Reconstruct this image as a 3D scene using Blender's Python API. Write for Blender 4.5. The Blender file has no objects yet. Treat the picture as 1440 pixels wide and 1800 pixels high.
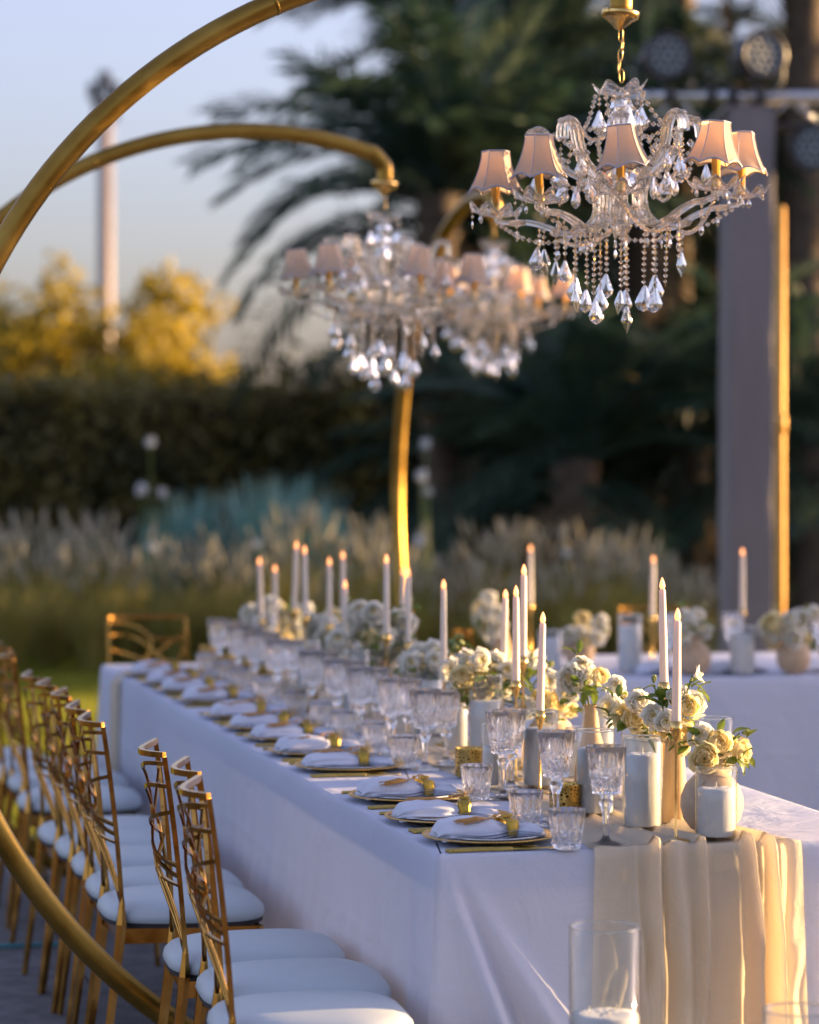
import bpy, math, random
from math import sin, cos, pi, radians, sqrt, atan2
from mathutils import Vector, Matrix, Quaternion
import numpy as np

random.seed(7)
SC = bpy.context.scene
COL = SC.collection

# ------------------------------------------------------------------ camera
FPX = 5100.0
YAW = radians(13.25)
PIT = math.atan(105 / FPX)
EYE = Vector((-1.386, -5.637, 1.56))
FW = Vector((sin(YAW) * cos(PIT), cos(YAW) * cos(PIT), -sin(PIT)))
RT = Vector((cos(YAW), -sin(YAW), 0.0))
UP = RT.cross(FW)
cam = bpy.data.cameras.new('camera')
cam.sensor_fit = 'HORIZONTAL'
cam.sensor_width = 24.0
cam.lens = 85.0
cam.clip_start = 0.1
cam.clip_end = 3000
cam.dof.use_dof = True
cam.dof.focus_distance = 6.35
cam.dof.aperture_fstop = 2.1
camo = bpy.data.objects.new('camera', cam)
COL.objects.link(camo)
camo.matrix_world = Matrix(((RT.x, UP.x, -FW.x, EYE.x), (RT.y, UP.y, -FW.y, EYE.y), (RT.z, UP.z, -FW.z, EYE.z), (0, 0, 0, 1)))
SC.camera = camo

# ------------------------------------------------------------------ light
SUN_EL = radians(6.5)
SUN_AZ = atan2(1.0, 0.02)          # clockwise from +Y
TOSUN = Vector((sin(SUN_AZ) * cos(SUN_EL), cos(SUN_AZ) * cos(SUN_EL), sin(SUN_EL)))
w = bpy.data.worlds.new('World')
SC.world = w
w.use_nodes = True
nt = w.node_tree
sky = nt.nodes.new('ShaderNodeTexSky')
sky.sky_type = 'NISHITA'
sky.sun_disc = False
sky.sun_elevation = SUN_EL
sky.sun_rotation = SUN_AZ
sky.air_density = 1.0
sky.dust_density = 2.2
sky.ozone_density = 3.5
nt.nodes['Background'].inputs[1].default_value = 0.13
hsv = nt.nodes.new('ShaderNodeHueSaturation')      # colour grade: the sky made greyer and a little rosier
hsv.inputs['Saturation'].default_value = 0.68
tint = nt.nodes.new('ShaderNodeMix')
tint.data_type = 'RGBA'
tint.blend_type = 'MULTIPLY'
tint.inputs[0].default_value = 1.0
tint.inputs[7].default_value = (1.13, 0.92, 1.0, 1)
nt.links.new(sky.outputs[0], hsv.inputs['Color'])
nt.links.new(hsv.outputs[0], tint.inputs[6])
nt.links.new(tint.outputs[2], nt.nodes['Background'].inputs[0])
sl = bpy.data.lights.new('sun', 'SUN')
sl.energy = 5.0
sl.angle = radians(0.6)
sl.color = (1.0, 0.64, 0.30)
so = bpy.data.objects.new('sun', sl)
COL.objects.link(so)
so.rotation_euler = TOSUN.to_track_quat('Z', 'Y').to_euler()
so.location = (12, 4, 9)

SC.view_settings.view_transform = 'Standard'
SC.view_settings.look = 'None'
SC.view_settings.exposure = 1.98
SC.view_settings.gamma = 1.0
SC.view_settings.use_curve_mapping = False
cy = SC.cycles
cy.max_bounces = 14
cy.transmission_bounces = 12
cy.transparent_max_bounces = 16
cy.diffuse_bounces = 4
cy.glossy_bounces = 5
cy.caustics_reflective = False
cy.caustics_refractive = False
cy.sample_clamp_indirect = 6.0
cy.use_denoising = True
try:
    cy.denoiser = 'OPENIMAGEDENOISE'
    cy.denoising_input_passes = 'RGB_ALBEDO_NORMAL'
except Exception:
    pass


def ray(px, py):
    return FW + RT * ((px - 720) / FPX) + UP * ((900 - py) / FPX)


def onz(px, py, z):
    r = ray(px, py)
    return EYE + r * ((z - EYE.z) / r.z)


def atd(px, py, d):
    return EYE + ray(px, py) * d


def ground(px, d):
    p = atd(px, 795, d)
    return Vector((p.x, p.y, 0))


# ------------------------------------------------------------------ materials
MATS = {}


def newmat(name):
    m = bpy.data.materials.new(name)
    m.use_nodes = True
    n = m.node_tree
    b = n.nodes['Principled BSDF']
    MATS[name] = m
    return m, n, b


def tex_noise(n, scale, detail=4, rough=0.55, coord='Object', stretch=None):
    tc = n.nodes.new('ShaderNodeTexCoord')
    mp = n.nodes.new('ShaderNodeMapping')
    if stretch:
        mp.inputs['Scale'].default_value = stretch
    no = n.nodes.new('ShaderNodeTexNoise')
    no.inputs['Scale'].default_value = scale
    no.inputs['Detail'].default_value = detail
    no.inputs['Roughness'].default_value = rough
    n.links.new(tc.outputs[coord], mp.inputs[0])
    n.links.new(mp.outputs[0], no.inputs['Vector'])
    return no


def ramp(n, src, stops):
    r = n.nodes.new('ShaderNodeValToRGB')
    e = r.color_ramp.elements
    while len(e) < len(stops):
        e.new(0.5)
    for i, (p, c) in enumerate(stops):
        e[i].position = p
        e[i].color = (c[0], c[1], c[2], 1)
    n.links.new(src, r.inputs[0])
    return r


def bump(n, b, src, strength, dist=0.01):
    u = n.nodes.new('ShaderNodeBump')
    u.inputs['Strength'].default_value = strength
    u.inputs['Distance'].default_value = dist
    n.links.new(src, u.inputs['Height'])
    n.links.new(u.outputs[0], b.inputs['Normal'])
    return u


def mat_basic(name, c1, c2, scale=8, rough=0.5, metal=0.0, bmp=0.0, bdist=0.005, rvar=0.0, trans=0.0, tcol=None, stretch=None, sheen=0.0, coat=0.0, coord='Object', spec=0.5):
    m, n, b = newmat(name)
    no = tex_noise(n, scale, 5, 0.6, coord, stretch)
    r = ramp(n, no.outputs[0], [(0.32, c1), (0.68, c2)])
    n.links.new(r.outputs[0], b.inputs['Base Color'])
    b.inputs['Metallic'].default_value = metal
    b.inputs['Roughness'].default_value = rough
    b.inputs['Specular IOR Level'].default_value = spec
    if rvar:
        mr = n.nodes.new('ShaderNodeMapRange')
        mr.inputs[1].default_value = 0.3
        mr.inputs[2].default_value = 0.7
        mr.inputs[3].default_value = max(0.02, rough - rvar)
        mr.inputs[4].default_value = rough + rvar
        n.links.new(no.outputs[0], mr.inputs[0])
        n.links.new(mr.outputs[0], b.inputs['Roughness'])
    if bmp:
        bump(n, b, no.outputs[0], bmp, bdist)
    if sheen:
        b.inputs['Sheen Weight'].default_value = sheen
    if coat:
        b.inputs['Coat Weight'].default_value = coat
        b.inputs['Coat Roughness'].default_value = 0.1
    if trans:
        t = n.nodes.new('ShaderNodeBsdfTranslucent')
        if tcol:
            t.inputs[0].default_value = (*tcol, 1)
        else:
            n.links.new(r.outputs[0], t.inputs[0])
        mx = n.nodes.new('ShaderNodeMixShader')
        mx.inputs[0].default_value = trans
        n.links.new(b.outputs[0], mx.inputs[1])
        n.links.new(t.outputs[0], mx.inputs[2])
        n.links.new(mx.outputs[0], n.nodes['Material Output'].inputs[0])
    return m


def mat_cloth(name, c, trans, weave=900.0, wrinkle=0.25, tcol=None):
    """woven cloth: fine thread relief, soft wrinkles, some light through it"""
    m, n, b = newmat(name)
    tc = n.nodes.new('ShaderNodeTexCoord')
    w1 = n.nodes.new('ShaderNodeTexNoise')
    w1.inputs['Scale'].default_value = weave
    w1.inputs['Detail'].default_value = 1
    n.links.new(tc.outputs['Object'], w1.inputs['Vector'])
    w2 = n.nodes.new('ShaderNodeTexNoise')
    w2.inputs['Scale'].default_value = 7
    w2.inputs['Detail'].default_value = 6
    w2.inputs['Roughness'].default_value = 0.5
    w2.inputs['Distortion'].default_value = 0.6
    n.links.new(tc.outputs['Object'], w2.inputs['Vector'])
    r = ramp(n, w1.outputs[0], [(0.3, tuple(x * 0.93 for x in c)), (0.7, tuple(min(1, x * 1.04) for x in c))])
    n.links.new(r.outputs[0], b.inputs['Base Color'])
    b.inputs['Roughness'].default_value = 0.85
    b.inputs['Specular IOR Level'].default_value = 0.05
    b.inputs['Sheen Weight'].default_value = 0.0
    u1 = n.nodes.new('ShaderNodeBump')
    u1.inputs['Strength'].default_value = wrinkle
    u1.inputs['Distance'].default_value = 0.02
    n.links.new(w2.outputs[0], u1.inputs['Height'])
    u2 = n.nodes.new('ShaderNodeBump')
    u2.inputs['Strength'].default_value = 0.12
    u2.inputs['Distance'].default_value = 0.0012
    n.links.new(w1.outputs[0], u2.inputs['Height'])
    n.links.new(u1.outputs[0], u2.inputs['Normal'])
    n.links.new(u2.outputs[0], b.inputs['Normal'])
    t = n.nodes.new('ShaderNodeBsdfTranslucent')
    t.inputs[0].default_value = (*(tcol or c), 1)
    mx = n.nodes.new('ShaderNodeMixShader')
    mx.inputs[0].default_value = trans
    n.links.new(b.outputs[0], mx.inputs[1])
    n.links.new(t.outputs[0], mx.inputs[2])
    n.links.new(mx.outputs[0], n.nodes['Material Output'].inputs[0])
    return m


def mat_thin_glass(name):
    """a thin pane: clear, with a Fresnel sheen"""
    m, n, b = newmat(name)
    n.nodes.remove(b)
    tr = n.nodes.new('ShaderNodeBsdfTransparent')
    tr.inputs[0].default_value = (0.97, 0.98, 0.97, 1)
    gl = n.nodes.new('ShaderNodeBsdfGlossy')
    gl.inputs['Roughness'].default_value = 0.03
    fr = n.nodes.new('ShaderNodeLayerWeight')
    fr.inputs[0].default_value = 0.5
    pw = n.nodes.new('ShaderNodeMath')
    pw.operation = 'POWER'
    pw.inputs[1].default_value = 4.0
    n.links.new(fr.outputs['Facing'], pw.inputs[0])
    mu = n.nodes.new('ShaderNodeMath')
    mu.operation = 'MULTIPLY_ADD'
    mu.inputs[1].default_value = 0.85
    mu.inputs[2].default_value = 0.055
    n.links.new(pw.outputs[0], mu.inputs[0])
    mx = n.nodes.new('ShaderNodeMixShader')
    n.links.new(mu.outputs[0], mx.inputs[0])
    n.links.new(tr.outputs[0], mx.inputs[1])
    n.links.new(gl.outputs[0], mx.inputs[2])
    n.links.new(mx.outputs[0], n.nodes['Material Output'].inputs[0])
    return m


def mat_crystal(name, tint=(1, 1, 1), clear=0.35, rough=0.02, ior=1.52, gloss=0.0):
    """cut glass, part of the light passing straight through its thin walls"""
    m, n, b = newmat(name)
    n.nodes.remove(b)
    g = n.nodes.new('ShaderNodeBsdfGlass')
    g.inputs['Color'].default_value = (*tint, 1)
    g.inputs['Roughness'].default_value = rough
    g.inputs['IOR'].default_value = ior
    tr = n.nodes.new('ShaderNodeBsdfTransparent')
    tr.inputs[0].default_value = (*tint, 1)
    mx = n.nodes.new('ShaderNodeMixShader')
    mx.inputs[0].default_value = clear
    n.links.new(g.outputs[0], mx.inputs[1])
    n.links.new(tr.outputs[0], mx.inputs[2])
    last = mx
    if gloss:
        gg = n.nodes.new('ShaderNodeBsdfGlossy')
        gg.inputs['Roughness'].default_value = 0.09
        m2 = n.nodes.new('ShaderNodeMixShader')
        m2.inputs[0].default_value = gloss
        n.links.new(mx.outputs[0], m2.inputs[1])
        n.links.new(gg.outputs[0], m2.inputs[2])
        last = m2
    n.links.new(last.outputs[0], n.nodes['Material Output'].inputs[0])
    return m


def mat_emit(name, col, strength, base):
    m, n, b = newmat(name)
    b.inputs['Base Color'].default_value = (*base, 1)
    b.inputs['Roughness'].default_value = 0.5
    b.inputs['Emission Color'].default_value = (*col, 1)
    b.inputs['Emission Strength'].default_value = strength
    no = tex_noise(n, 40, 2)
    bump(n, b, no.outputs[0], 0.1, 0.002)
    return m


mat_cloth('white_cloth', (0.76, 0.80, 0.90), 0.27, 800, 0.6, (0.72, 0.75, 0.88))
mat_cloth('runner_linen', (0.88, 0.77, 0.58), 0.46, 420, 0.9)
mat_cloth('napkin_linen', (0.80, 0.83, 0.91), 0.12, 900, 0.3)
mat_cloth('shade_silk', (0.95, 0.80, 0.62), 0.58, 700, 0.1, (1.0, 0.70, 0.40))
mat_basic('shade_braid', (0.42, 0.40, 0.45), (0.62, 0.58, 0.60), 300, 0.8, bmp=0.4, bdist=0.002)
mat_basic('ring_gold', (0.27, 0.15, 0.022), (0.42, 0.26, 0.052), 7, 0.36, 0.88, 0.12, 0.004, 0.12)
mat_basic('chair_gold', (0.40, 0.20, 0.045), (0.60, 0.34, 0.09), 18, 0.15, 1.0, 0.03, 0.003, 0.06)
mat_basic('bright_gold', (0.70, 0.44, 0.13), (0.82, 0.56, 0.20), 30, 0.2, 1.0, 0.03, 0.002, 0.06)
mat_basic('olive_gold', (0.42, 0.27, 0.03), (0.62, 0.44, 0.08), 90, 0.38, 0.7, 0.5, 0.003, 0.1)
mat_basic('cutlery_gold', (0.45, 0.33, 0.07), (0.58, 0.44, 0.12), 40, 0.3, 0.9, 0.05, 0.002, 0.06)
mat_basic('vinyl_white', (0.50, 0.57, 0.58), (0.57, 0.63, 0.64), 6, 0.42, 0, 0.06, 0.006, 0.05)
mat_basic('seat_base', (0.02, 0.02, 0.02), (0.04, 0.035, 0.03), 20, 0.8)
mat_basic('tassel_thread', (0.50, 0.22, 0.03), (0.66, 0.33, 0.06), 300, 0.6, 0, 0.3, 0.001, sheen=0.3)
mat_basic('porcelain', (0.78, 0.78, 0.78), (0.82, 0.82, 0.82), 10, 0.18, coat=0.3)
mat_basic('white_sand', (0.76, 0.76, 0.77), (0.90, 0.90, 0.90), 700, 0.9, bmp=0.6, bdist=0.002)
mat_basic('candle_wax', (0.82, 0.76, 0.62), (0.86, 0.81, 0.70), 15, 0.45, trans=0.18, tcol=(0.9, 0.65, 0.4))
mat_emit('flame_tip', (1.0, 0.30, 0.07), 0.8, (0.85, 0.68, 0.42))
mat_basic('vase_clay', (0.46, 0.33, 0.21), (0.56, 0.42, 0.28), 35, 0.75, bmp=0.2, bdist=0.003)
mat_basic('vase_wood', (0.45, 0.28, 0.12), (0.62, 0.42, 0.20), 16, 0.6, bmp=0.25, bdist=0.003, stretch=(1, 1, 0.15))
mat_basic('petal_sun_cream', (0.88, 0.76, 0.40), (0.90, 0.84, 0.58), 25, 0.6, trans=0.48, sheen=0.1)  # sunlight's warm yellow put into the cream petal colour
mat_basic('petal_white', (0.88, 0.86, 0.74), (0.91, 0.90, 0.84), 25, 0.6, trans=0.42, sheen=0.1)
mat_basic('petal_heart', (0.82, 0.70, 0.34), (0.88, 0.76, 0.40), 25, 0.6, trans=0.5)
mat_basic('leaf_green', (0.10, 0.17, 0.02), (0.22, 0.28, 0.04), 30, 0.4, trans=0.35)
mat_basic('bud_green', (0.30, 0.36, 0.08), (0.62, 0.62, 0.30), 30, 0.5, trans=0.25)
mat_thin_glass('thin_glass')
mat_crystal('cut_glass', (1, 1, 1), 0.15, 0.0, 1.5, 0.0)
mat_crystal('rim_glass', (0.9, 0.92, 0.9), 0.0, 0.0)
mat_crystal('chandelier_glass', (1.0, 0.98, 0.94), 0.12, 0.0, 1.6, 0.0)
mat_basic('paver_stone', (0.10, 0.095, 0.095), (0.20, 0.19, 0.185), 5, 0.75, bmp=0.5, bdist=0.006, coord='Generated', stretch=(2.5, 1, 1))
mat_basic('soil', (0.04, 0.03, 0.02), (0.08, 0.06, 0.04), 3, 0.95, bmp=0.5, bdist=0.02)
mat_basic('lawn_green', (0.11, 0.105, 0.022), (0.20, 0.175, 0.04), 1.3, 0.9, bmp=0.7, bdist=0.03)
mat_basic('grass_blade', (0.18, 0.22, 0.02), (0.34, 0.34, 0.03), 2, 0.7, trans=0.55)
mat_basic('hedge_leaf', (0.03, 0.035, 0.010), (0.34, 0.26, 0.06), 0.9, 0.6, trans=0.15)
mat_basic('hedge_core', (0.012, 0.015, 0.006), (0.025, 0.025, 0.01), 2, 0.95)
mat_basic('sunlit_leaf', (0.22, 0.19, 0.015), (0.46, 0.34, 0.03), 1.2, 0.6, trans=0.5)  # low sun's gold put into the leaf colour itself
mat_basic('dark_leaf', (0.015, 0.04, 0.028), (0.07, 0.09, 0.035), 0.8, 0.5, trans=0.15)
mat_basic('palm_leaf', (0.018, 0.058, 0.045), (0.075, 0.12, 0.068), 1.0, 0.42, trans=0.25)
mat_basic('palm_dry', (0.16, 0.11, 0.06), (0.24, 0.17, 0.09), 3, 0.8, trans=0.15)
mat_basic('palm_bark', (0.07, 0.05, 0.035), (0.16, 0.12, 0.08), 6, 0.9, bmp=0.8, bdist=0.03)
mat_basic('plume_grass', (0.27, 0.25, 0.05), (0.44, 0.37, 0.10), 2, 0.7, trans=0.3)
mat_basic('plume_head', (0.30, 0.29, 0.19), (0.48, 0.45, 0.33), 9, 0.9, trans=0.3)
mat_basic('teal_blade', (0.12, 0.28, 0.23), (0.24, 0.44, 0.38), 3, 0.5, trans=0.15)
mat_basic('glint_white', (0.60, 0.66, 0.66), (0.80, 0.82, 0.82), 30, 0.5)
mat_basic('column_fabric', (0.19, 0.175, 0.175), (0.24, 0.22, 0.22), 2.5, 0.85, bmp=0.25, bdist=0.03, stretch=(1, 1, 0.3))
mat_basic('aluminium', (0.55, 0.58, 0.62), (0.75, 0.77, 0.80), 6, 0.3, 0.85, 0.1, 0.003, 0.08)
mat_basic('black_shell', (0.015, 0.016, 0.018), (0.035, 0.036, 0.04), 12, 0.42, 0, 0.1, 0.003)
mat_basic('lens_glass', (0.02, 0.03, 0.035), (0.05, 0.06, 0.07), 60, 0.2, 0.0)
mat_basic('led_glass', (0.16, 0.20, 0.21), (0.30, 0.34, 0.35), 60, 0.25)
mat_basic('mast_steel', (0.24, 0.20, 0.19), (0.32, 0.27, 0.25), 3, 0.6, 0.3)
mat_basic('pole_gold', (0.50, 0.26, 0.04), (0.62, 0.35, 0.07), 5, 0.5, 0.3, 0.1, 0.004)
mat_basic('teal_cord', (0.03, 0.16, 0.18), (0.05, 0.24, 0.26), 10, 0.6)
mat_basic('table_white', (0.70, 0.70, 0.72), (0.78, 0.78, 0.80), 8, 0.5)
mat_basic('table_wood', (0.30, 0.24, 0.17), (0.42, 0.34, 0.25), 8, 0.6, stretch=(6, 1, 1))


def mat_votive():
    m, n, b = newmat('votive_lace')
    tc = n.nodes.new('ShaderNodeTexCoord')
    vo = n.nodes.new('ShaderNodeTexVoronoi')
    vo.feature = 'DISTANCE_TO_EDGE'
    vo.inputs['Scale'].default_value = 130
    n.links.new(tc.outputs['Object'], vo.inputs['Vector'])
    r = ramp(n, vo.outputs[0], [(0.16, (0.72, 0.48, 0.12)), (0.24, (0.07, 0.04, 0.01))])
    n.links.new(r.outputs[0], b.inputs['Base Color'])
    b.inputs['Metallic'].default_value = 0.85
    b.inputs['Roughness'].default_value = 0.28
    bump(n, b, vo.outputs[0], -0.6, 0.004)


mat_votive()

# ------------------------------------------------------------------ mesh builder


class MB:
    def __init__(s):
        s.v = []
        s.f = []
        s.m = []
        s.s = []

    def add(s, vs, fs, mi=0, smooth=True):
        o = len(s.v)
        s.v.extend([tuple(p) for p in vs])
        for f in fs:
            s.f.append(tuple(i + o for i in f))
            s.m.append(mi)
            s.s.append(smooth)

    def grid(s, rows, cu=False, cv=False, mi=0, smooth=True):
        nr, nc = len(rows), len(rows[0])
        vs = [p for r in rows for p in r]
        fs = []
        for i in range(nr if cv else nr - 1):
            for j in range(nc if cu else nc - 1):
                a, b2 = i, (i + 1) % nr
                c, d = j, (j + 1) % nc
                fs.append((a * nc + c, a * nc + d, b2 * nc + d, b2 * nc + c))
        s.add(vs, fs, mi, smooth)

    def box(s, c, size, mi=0, rot=None, smooth=False):
        hx, hy, hz = size[0] / 2, size[1] / 2, size[2] / 2
        vs = [Vector((x, y, z)) for x in (-hx, hx) for y in (-hy, hy) for z in (-hz, hz)]
        if rot is not None:
            vs = [rot @ p for p in vs]
        c = Vector(c)
        s.add([p + c for p in vs], [(0, 1, 3, 2), (4, 6, 7, 5), (0, 4, 5, 1), (2, 3, 7, 6), (0, 2, 6, 4), (1, 5, 7, 3)], mi, smooth)

    def bevbox(s, c, size, bv, mi=0):
        import bmesh
        bm = bmesh.new()
        bmesh.ops.create_cube(bm, size=1.0)
        bmesh.ops.scale(bm, vec=size, verts=bm.verts)
        bmesh.ops.bevel(bm, geom=bm.edges[:], offset=bv, segments=2, affect='EDGES', profile=0.6)
        bm.verts.index_update()
        c = Vector(c)
        s.add([v.co + c for v in bm.verts], [tuple(v.index for v in f.verts) for f in bm.faces], mi, False)
        bm.free()

    def tube(s, path, r, n=8, mi=0, closed=False, caps=True, smooth=True, flat=None):
        P = [Vector(p) for p in path]
        k = len(P)
        T = []
        for i in range(k):
            if closed:
                t = P[(i + 1) % k] - P[i - 1]
            else:
                t = P[min(i + 1, k - 1)] - P[max(i - 1, 0)]
            T.append(t.normalized() if t.length > 1e-9 else Vector((0, 0, 1)))
        ref = Vector((0, 0, 1)) if abs(T[0].z) < 0.9 else Vector((1, 0, 0))
        nrm = T[0].cross(ref).normalized()
        rows = []
        for i in range(k):
            nrm = (nrm - T[i] * nrm.dot(T[i]))
            nrm = nrm.normalized() if nrm.length > 1e-9 else T[i].orthogonal().normalized()
            bn = T[i].cross(nrm)
            ri = r[i] if isinstance(r, (list, tuple)) else r
            row = []
            for j in range(n):
                a = 2 * pi * j / n + (pi / n if flat else 0)
                if flat:
                    row.append(P[i] + nrm * (cos(a) * flat[0]) + bn * (sin(a) * flat[1]))
                else:
                    row.append(P[i] + nrm * (cos(a) * ri) + bn * (sin(a) * ri))
            rows.append(row)
        o = len(s.v)
        s.grid(rows, cu=True, cv=closed, mi=mi, smooth=smooth)
        if caps and not closed:
            s.f.append(tuple(o + j for j in reversed(range(n))))
            s.f.append(tuple(o + (k - 1) * n + j for j in range(n)))
            s.m += [mi, mi]
            s.s += [False, False]

    def lathe(s, prof, n=24, mi=0, smooth=True, mod=None, caps=(False, False), off=(0, 0, 0)):
        rows = []
        for k, (r, z) in enumerate(prof):
            row = []
            for j in range(n):
                a = 2 * pi * j / n
                rr = r if mod is None else mod(r, z, a, k)
                row.append((off[0] + rr * cos(a), off[1] + rr * sin(a), off[2] + z))
            rows.append(row)
        o = len(s.v)
        s.grid(rows, cu=True, mi=mi, smooth=smooth)
        if caps[0]:
            s.f.append(tuple(o + j for j in reversed(range(n))))
            s.m.append(mi)
            s.s.append(False)
        if caps[1]:
            s.f.append(tuple(o + (len(prof) - 1) * n + j for j in range(n)))
            s.m.append(mi)
            s.s.append(False)

    def quads(s, P, mi=0, smooth=False):
        """P: array (k,4,3)"""
        k = len(P)
        o = len(s.v)
        s.v.extend(map(tuple, P.reshape(-1, 3).tolist()))
        s.f.extend([(o + 4 * i, o + 4 * i + 1, o + 4 * i + 2, o + 4 * i + 3) for i in range(k)])
        s.m.extend([mi] * k)
        s.s.extend([smooth] * k)

    def mesh(s, name, *mats):
        me = bpy.data.meshes.new(name)
        me.from_pydata([tuple(p) for p in s.v], [], s.f)
        for mt in mats:
            me.materials.append(MATS[mt])
        me.polygons.foreach_set('material_index', s.m)
        me.polygons.foreach_set('use_smooth', s.s)
        me.update()
        return me


def link(name, me, parent=None, loc=(0, 0, 0), rot=(0, 0, 0), scale=(1, 1, 1), label=None, cat=None, group=None, kind=None):
    o = bpy.data.objects.new(name, me)
    COL.objects.link(o)
    o.location = loc
    o.rotation_euler = rot
    o.scale = scale if isinstance(scale, (tuple, list, Vector)) else (scale,) * 3
    if parent:
        o.parent = parent
    if label:
        o['label'] = label
    if cat:
        o['category'] = cat
    if group:
        o['group'] = group
    if kind:
        o['kind'] = kind
    return o


def thing(name, label, cat, loc=(0, 0, 0), rz=0.0, group=None, scale=1.0):
    return link(name, None, None, loc, (0, 0, rz), scale, label, cat, group)


def bez(pts, n):
    """smooth Catmull-Rom path through pts"""
    P = [Vector(p) for p in pts]
    out = []
    k = len(P)
    for i in range(k - 1):
        p0, p1, p2, p3 = P[max(i - 1, 0)], P[i], P[i + 1], P[min(i + 2, k - 1)]
        m = max(1, n // (k - 1))
        for j in range(m):
            t = j / m
            out.append(0.5 * ((2 * p1) + (p2 - p0) * t + (2 * p0 - 5 * p1 + 4 * p2 - p3) * t * t + (3 * p1 - p0 - 3 * p2 + p3) * t ** 3))
    out.append(P[-1])
    return out


ORD = ['nearest', 'second', 'third', 'fourth', 'fifth', 'sixth', 'seventh', 'eighth', 'ninth', 'tenth', 'eleventh', 'twelfth', 'thirteenth', 'fourteenth']

# ------------------------------------------------------------------ ground
LAWN_Y = 6.05
mb = MB()
mb.add([(-400, -60, -0.06), (400, -60, -0.06), (400, 900, -0.06), (-400, 900, -0.06)], [(0, 1, 2, 3)])
link('ground', mb.mesh('ground', 'soil'), kind='structure')
mb = MB()
rows = []
for i in range(41):
    yy = LAWN_Y + (i / 40) ** 1.5 * 60
    rows.append([(-40 + 3 * j, yy, 0.004 * sin(j * 1.7 + i) + (0.0 if i else -0.01)) for j in range(35)])
mb.grid(rows)
link('lawn', mb.mesh('lawn', 'lawn_green'), kind='structure')

rng = np.random.default_rng(3)


def blades(n, x0, x1, y0, y1, hmin, hmax, wd):
    x = rng.uniform(x0, x1, n)
    y = rng.uniform(y0, y1, n)
    h = rng.uniform(hmin, hmax, n)
    a = rng.uniform(0, 2 * pi, n)
    lx, ly = rng.normal(0, 0.4, n) * h, rng.normal(0, 0.4, n) * h
    P = np.zeros((n, 4, 3))
    dx, dy = np.cos(a) * wd / 2, np.sin(a) * wd / 2
    P[:, 0] = np.stack([x - dx, y - dy, 0 * x], 1)
    P[:, 1] = np.stack([x + dx, y + dy, 0 * x], 1)
    P[:, 2] = np.stack([x + lx + dx * 0.3, y + ly + dy * 0.3, h], 1)
    P[:, 3] = np.stack([x + lx - dx * 0.3, y + ly - dy * 0.3, h], 1)
    return P


mb = MB()
mb.quads(blades(150000, -2.4, 4.2, LAWN_Y, 17.5, 0.03, 0.075, 0.006))
mb.quads(blades(16000, -1.2, 2.0, 8.5, 10.6, 0.08, 0.15, 0.008))  # longer blades added here to catch low sun like a lit strip
link('grass', mb.mesh('grass', 'grass_blade'), kind='stuff', label='short green lawn grass beyond the stone patio', cat='grass')

# patio of stone slabs, each slab a part of the patio
mb = MB()
mb.box((1.0, 1.2, -0.035), (9.0, 9.68, 0.03))
patio = link('patio', mb.mesh('patio', 'soil'), kind='structure', label='dark grey stone slab patio under the tables')
slabs = []
for k in range(6):
    mb = MB()
    mb.bevbox((0, 0, 0), (0.892, 0.442, 0.04), 0.006)
    slabs.append(mb.mesh('paver', 'paver_stone'))
r = 0
yy = -3.4
while yy < 5.9:
    off = 0.45 * (r % 2) - 0.2
    for k in range(9):
        xx = -3.3 + off + 0.9 * k
        if xx > 4.9:
            continue
        link('paver', slabs[(k * 5 + r * 3) % 6], patio, (xx, yy, -0.02 + random.uniform(-0.0015, 0.0015)), (0, 0, random.uniform(-0.003, 0.003)))
    yy += 0.45
    r += 1
p0, p1 = onz(-60, 1664, 0.012), onz(120, 1660, 0.012)
mb = MB()
mb.tube([p0 + (p1 - p0) * (t / 8) + Vector((0, 0.008 * sin(t * 1.3), 0)) for t in range(9)], 0.007, 8)
link('cord', mb.mesh('cord', 'teal_cord'), label='thin teal cord lying across the stone patio', cat='cord')

# ------------------------------------------------------------------ background planting


def leaf_cloud(n, lobes, size, flat=0.0, seed=0, shell=0.55):
    """n leaf quads spread through ellipsoid lobes [(centre, radii)]"""
    g = np.random.default_rng(seed)
    vol = np.array([a[1][0] * a[1][1] * a[1][2] for a in lobes]) ** 0.8
    idx = g.choice(len(lobes), n, p=vol / vol.sum())
    c = np.array([a[0] for a in lobes])[idx]
    rr = np.array([a[1] for a in lobes])[idx]
    d = g.normal(size=(n, 3))
    d /= np.linalg.norm(d, axis=1)[:, None]
    rad = shell + (1 - shell) * g.random(n) ** 0.6
    rad *= 1 + 0.15 * g.normal(size=n)
    pos = c + d * rr * rad[:, None]
    u = g.normal(size=(n, 3))
    u /= np.linalg.norm(u, axis=1)[:, None]
    v = np.cross(u, g.normal(size=(n, 3)))
    v /= np.linalg.norm(v, axis=1)[:, None]
    s = size * g.uniform(0.6, 1.4, n)[:, None]
    P = np.zeros((n, 4, 3))
    P[:, 0] = pos - u * s
    P[:, 1] = pos - v * s * 0.42
    P[:, 2] = pos + u * s
    P[:, 3] = pos + v * s * 0.42
    return P


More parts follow.
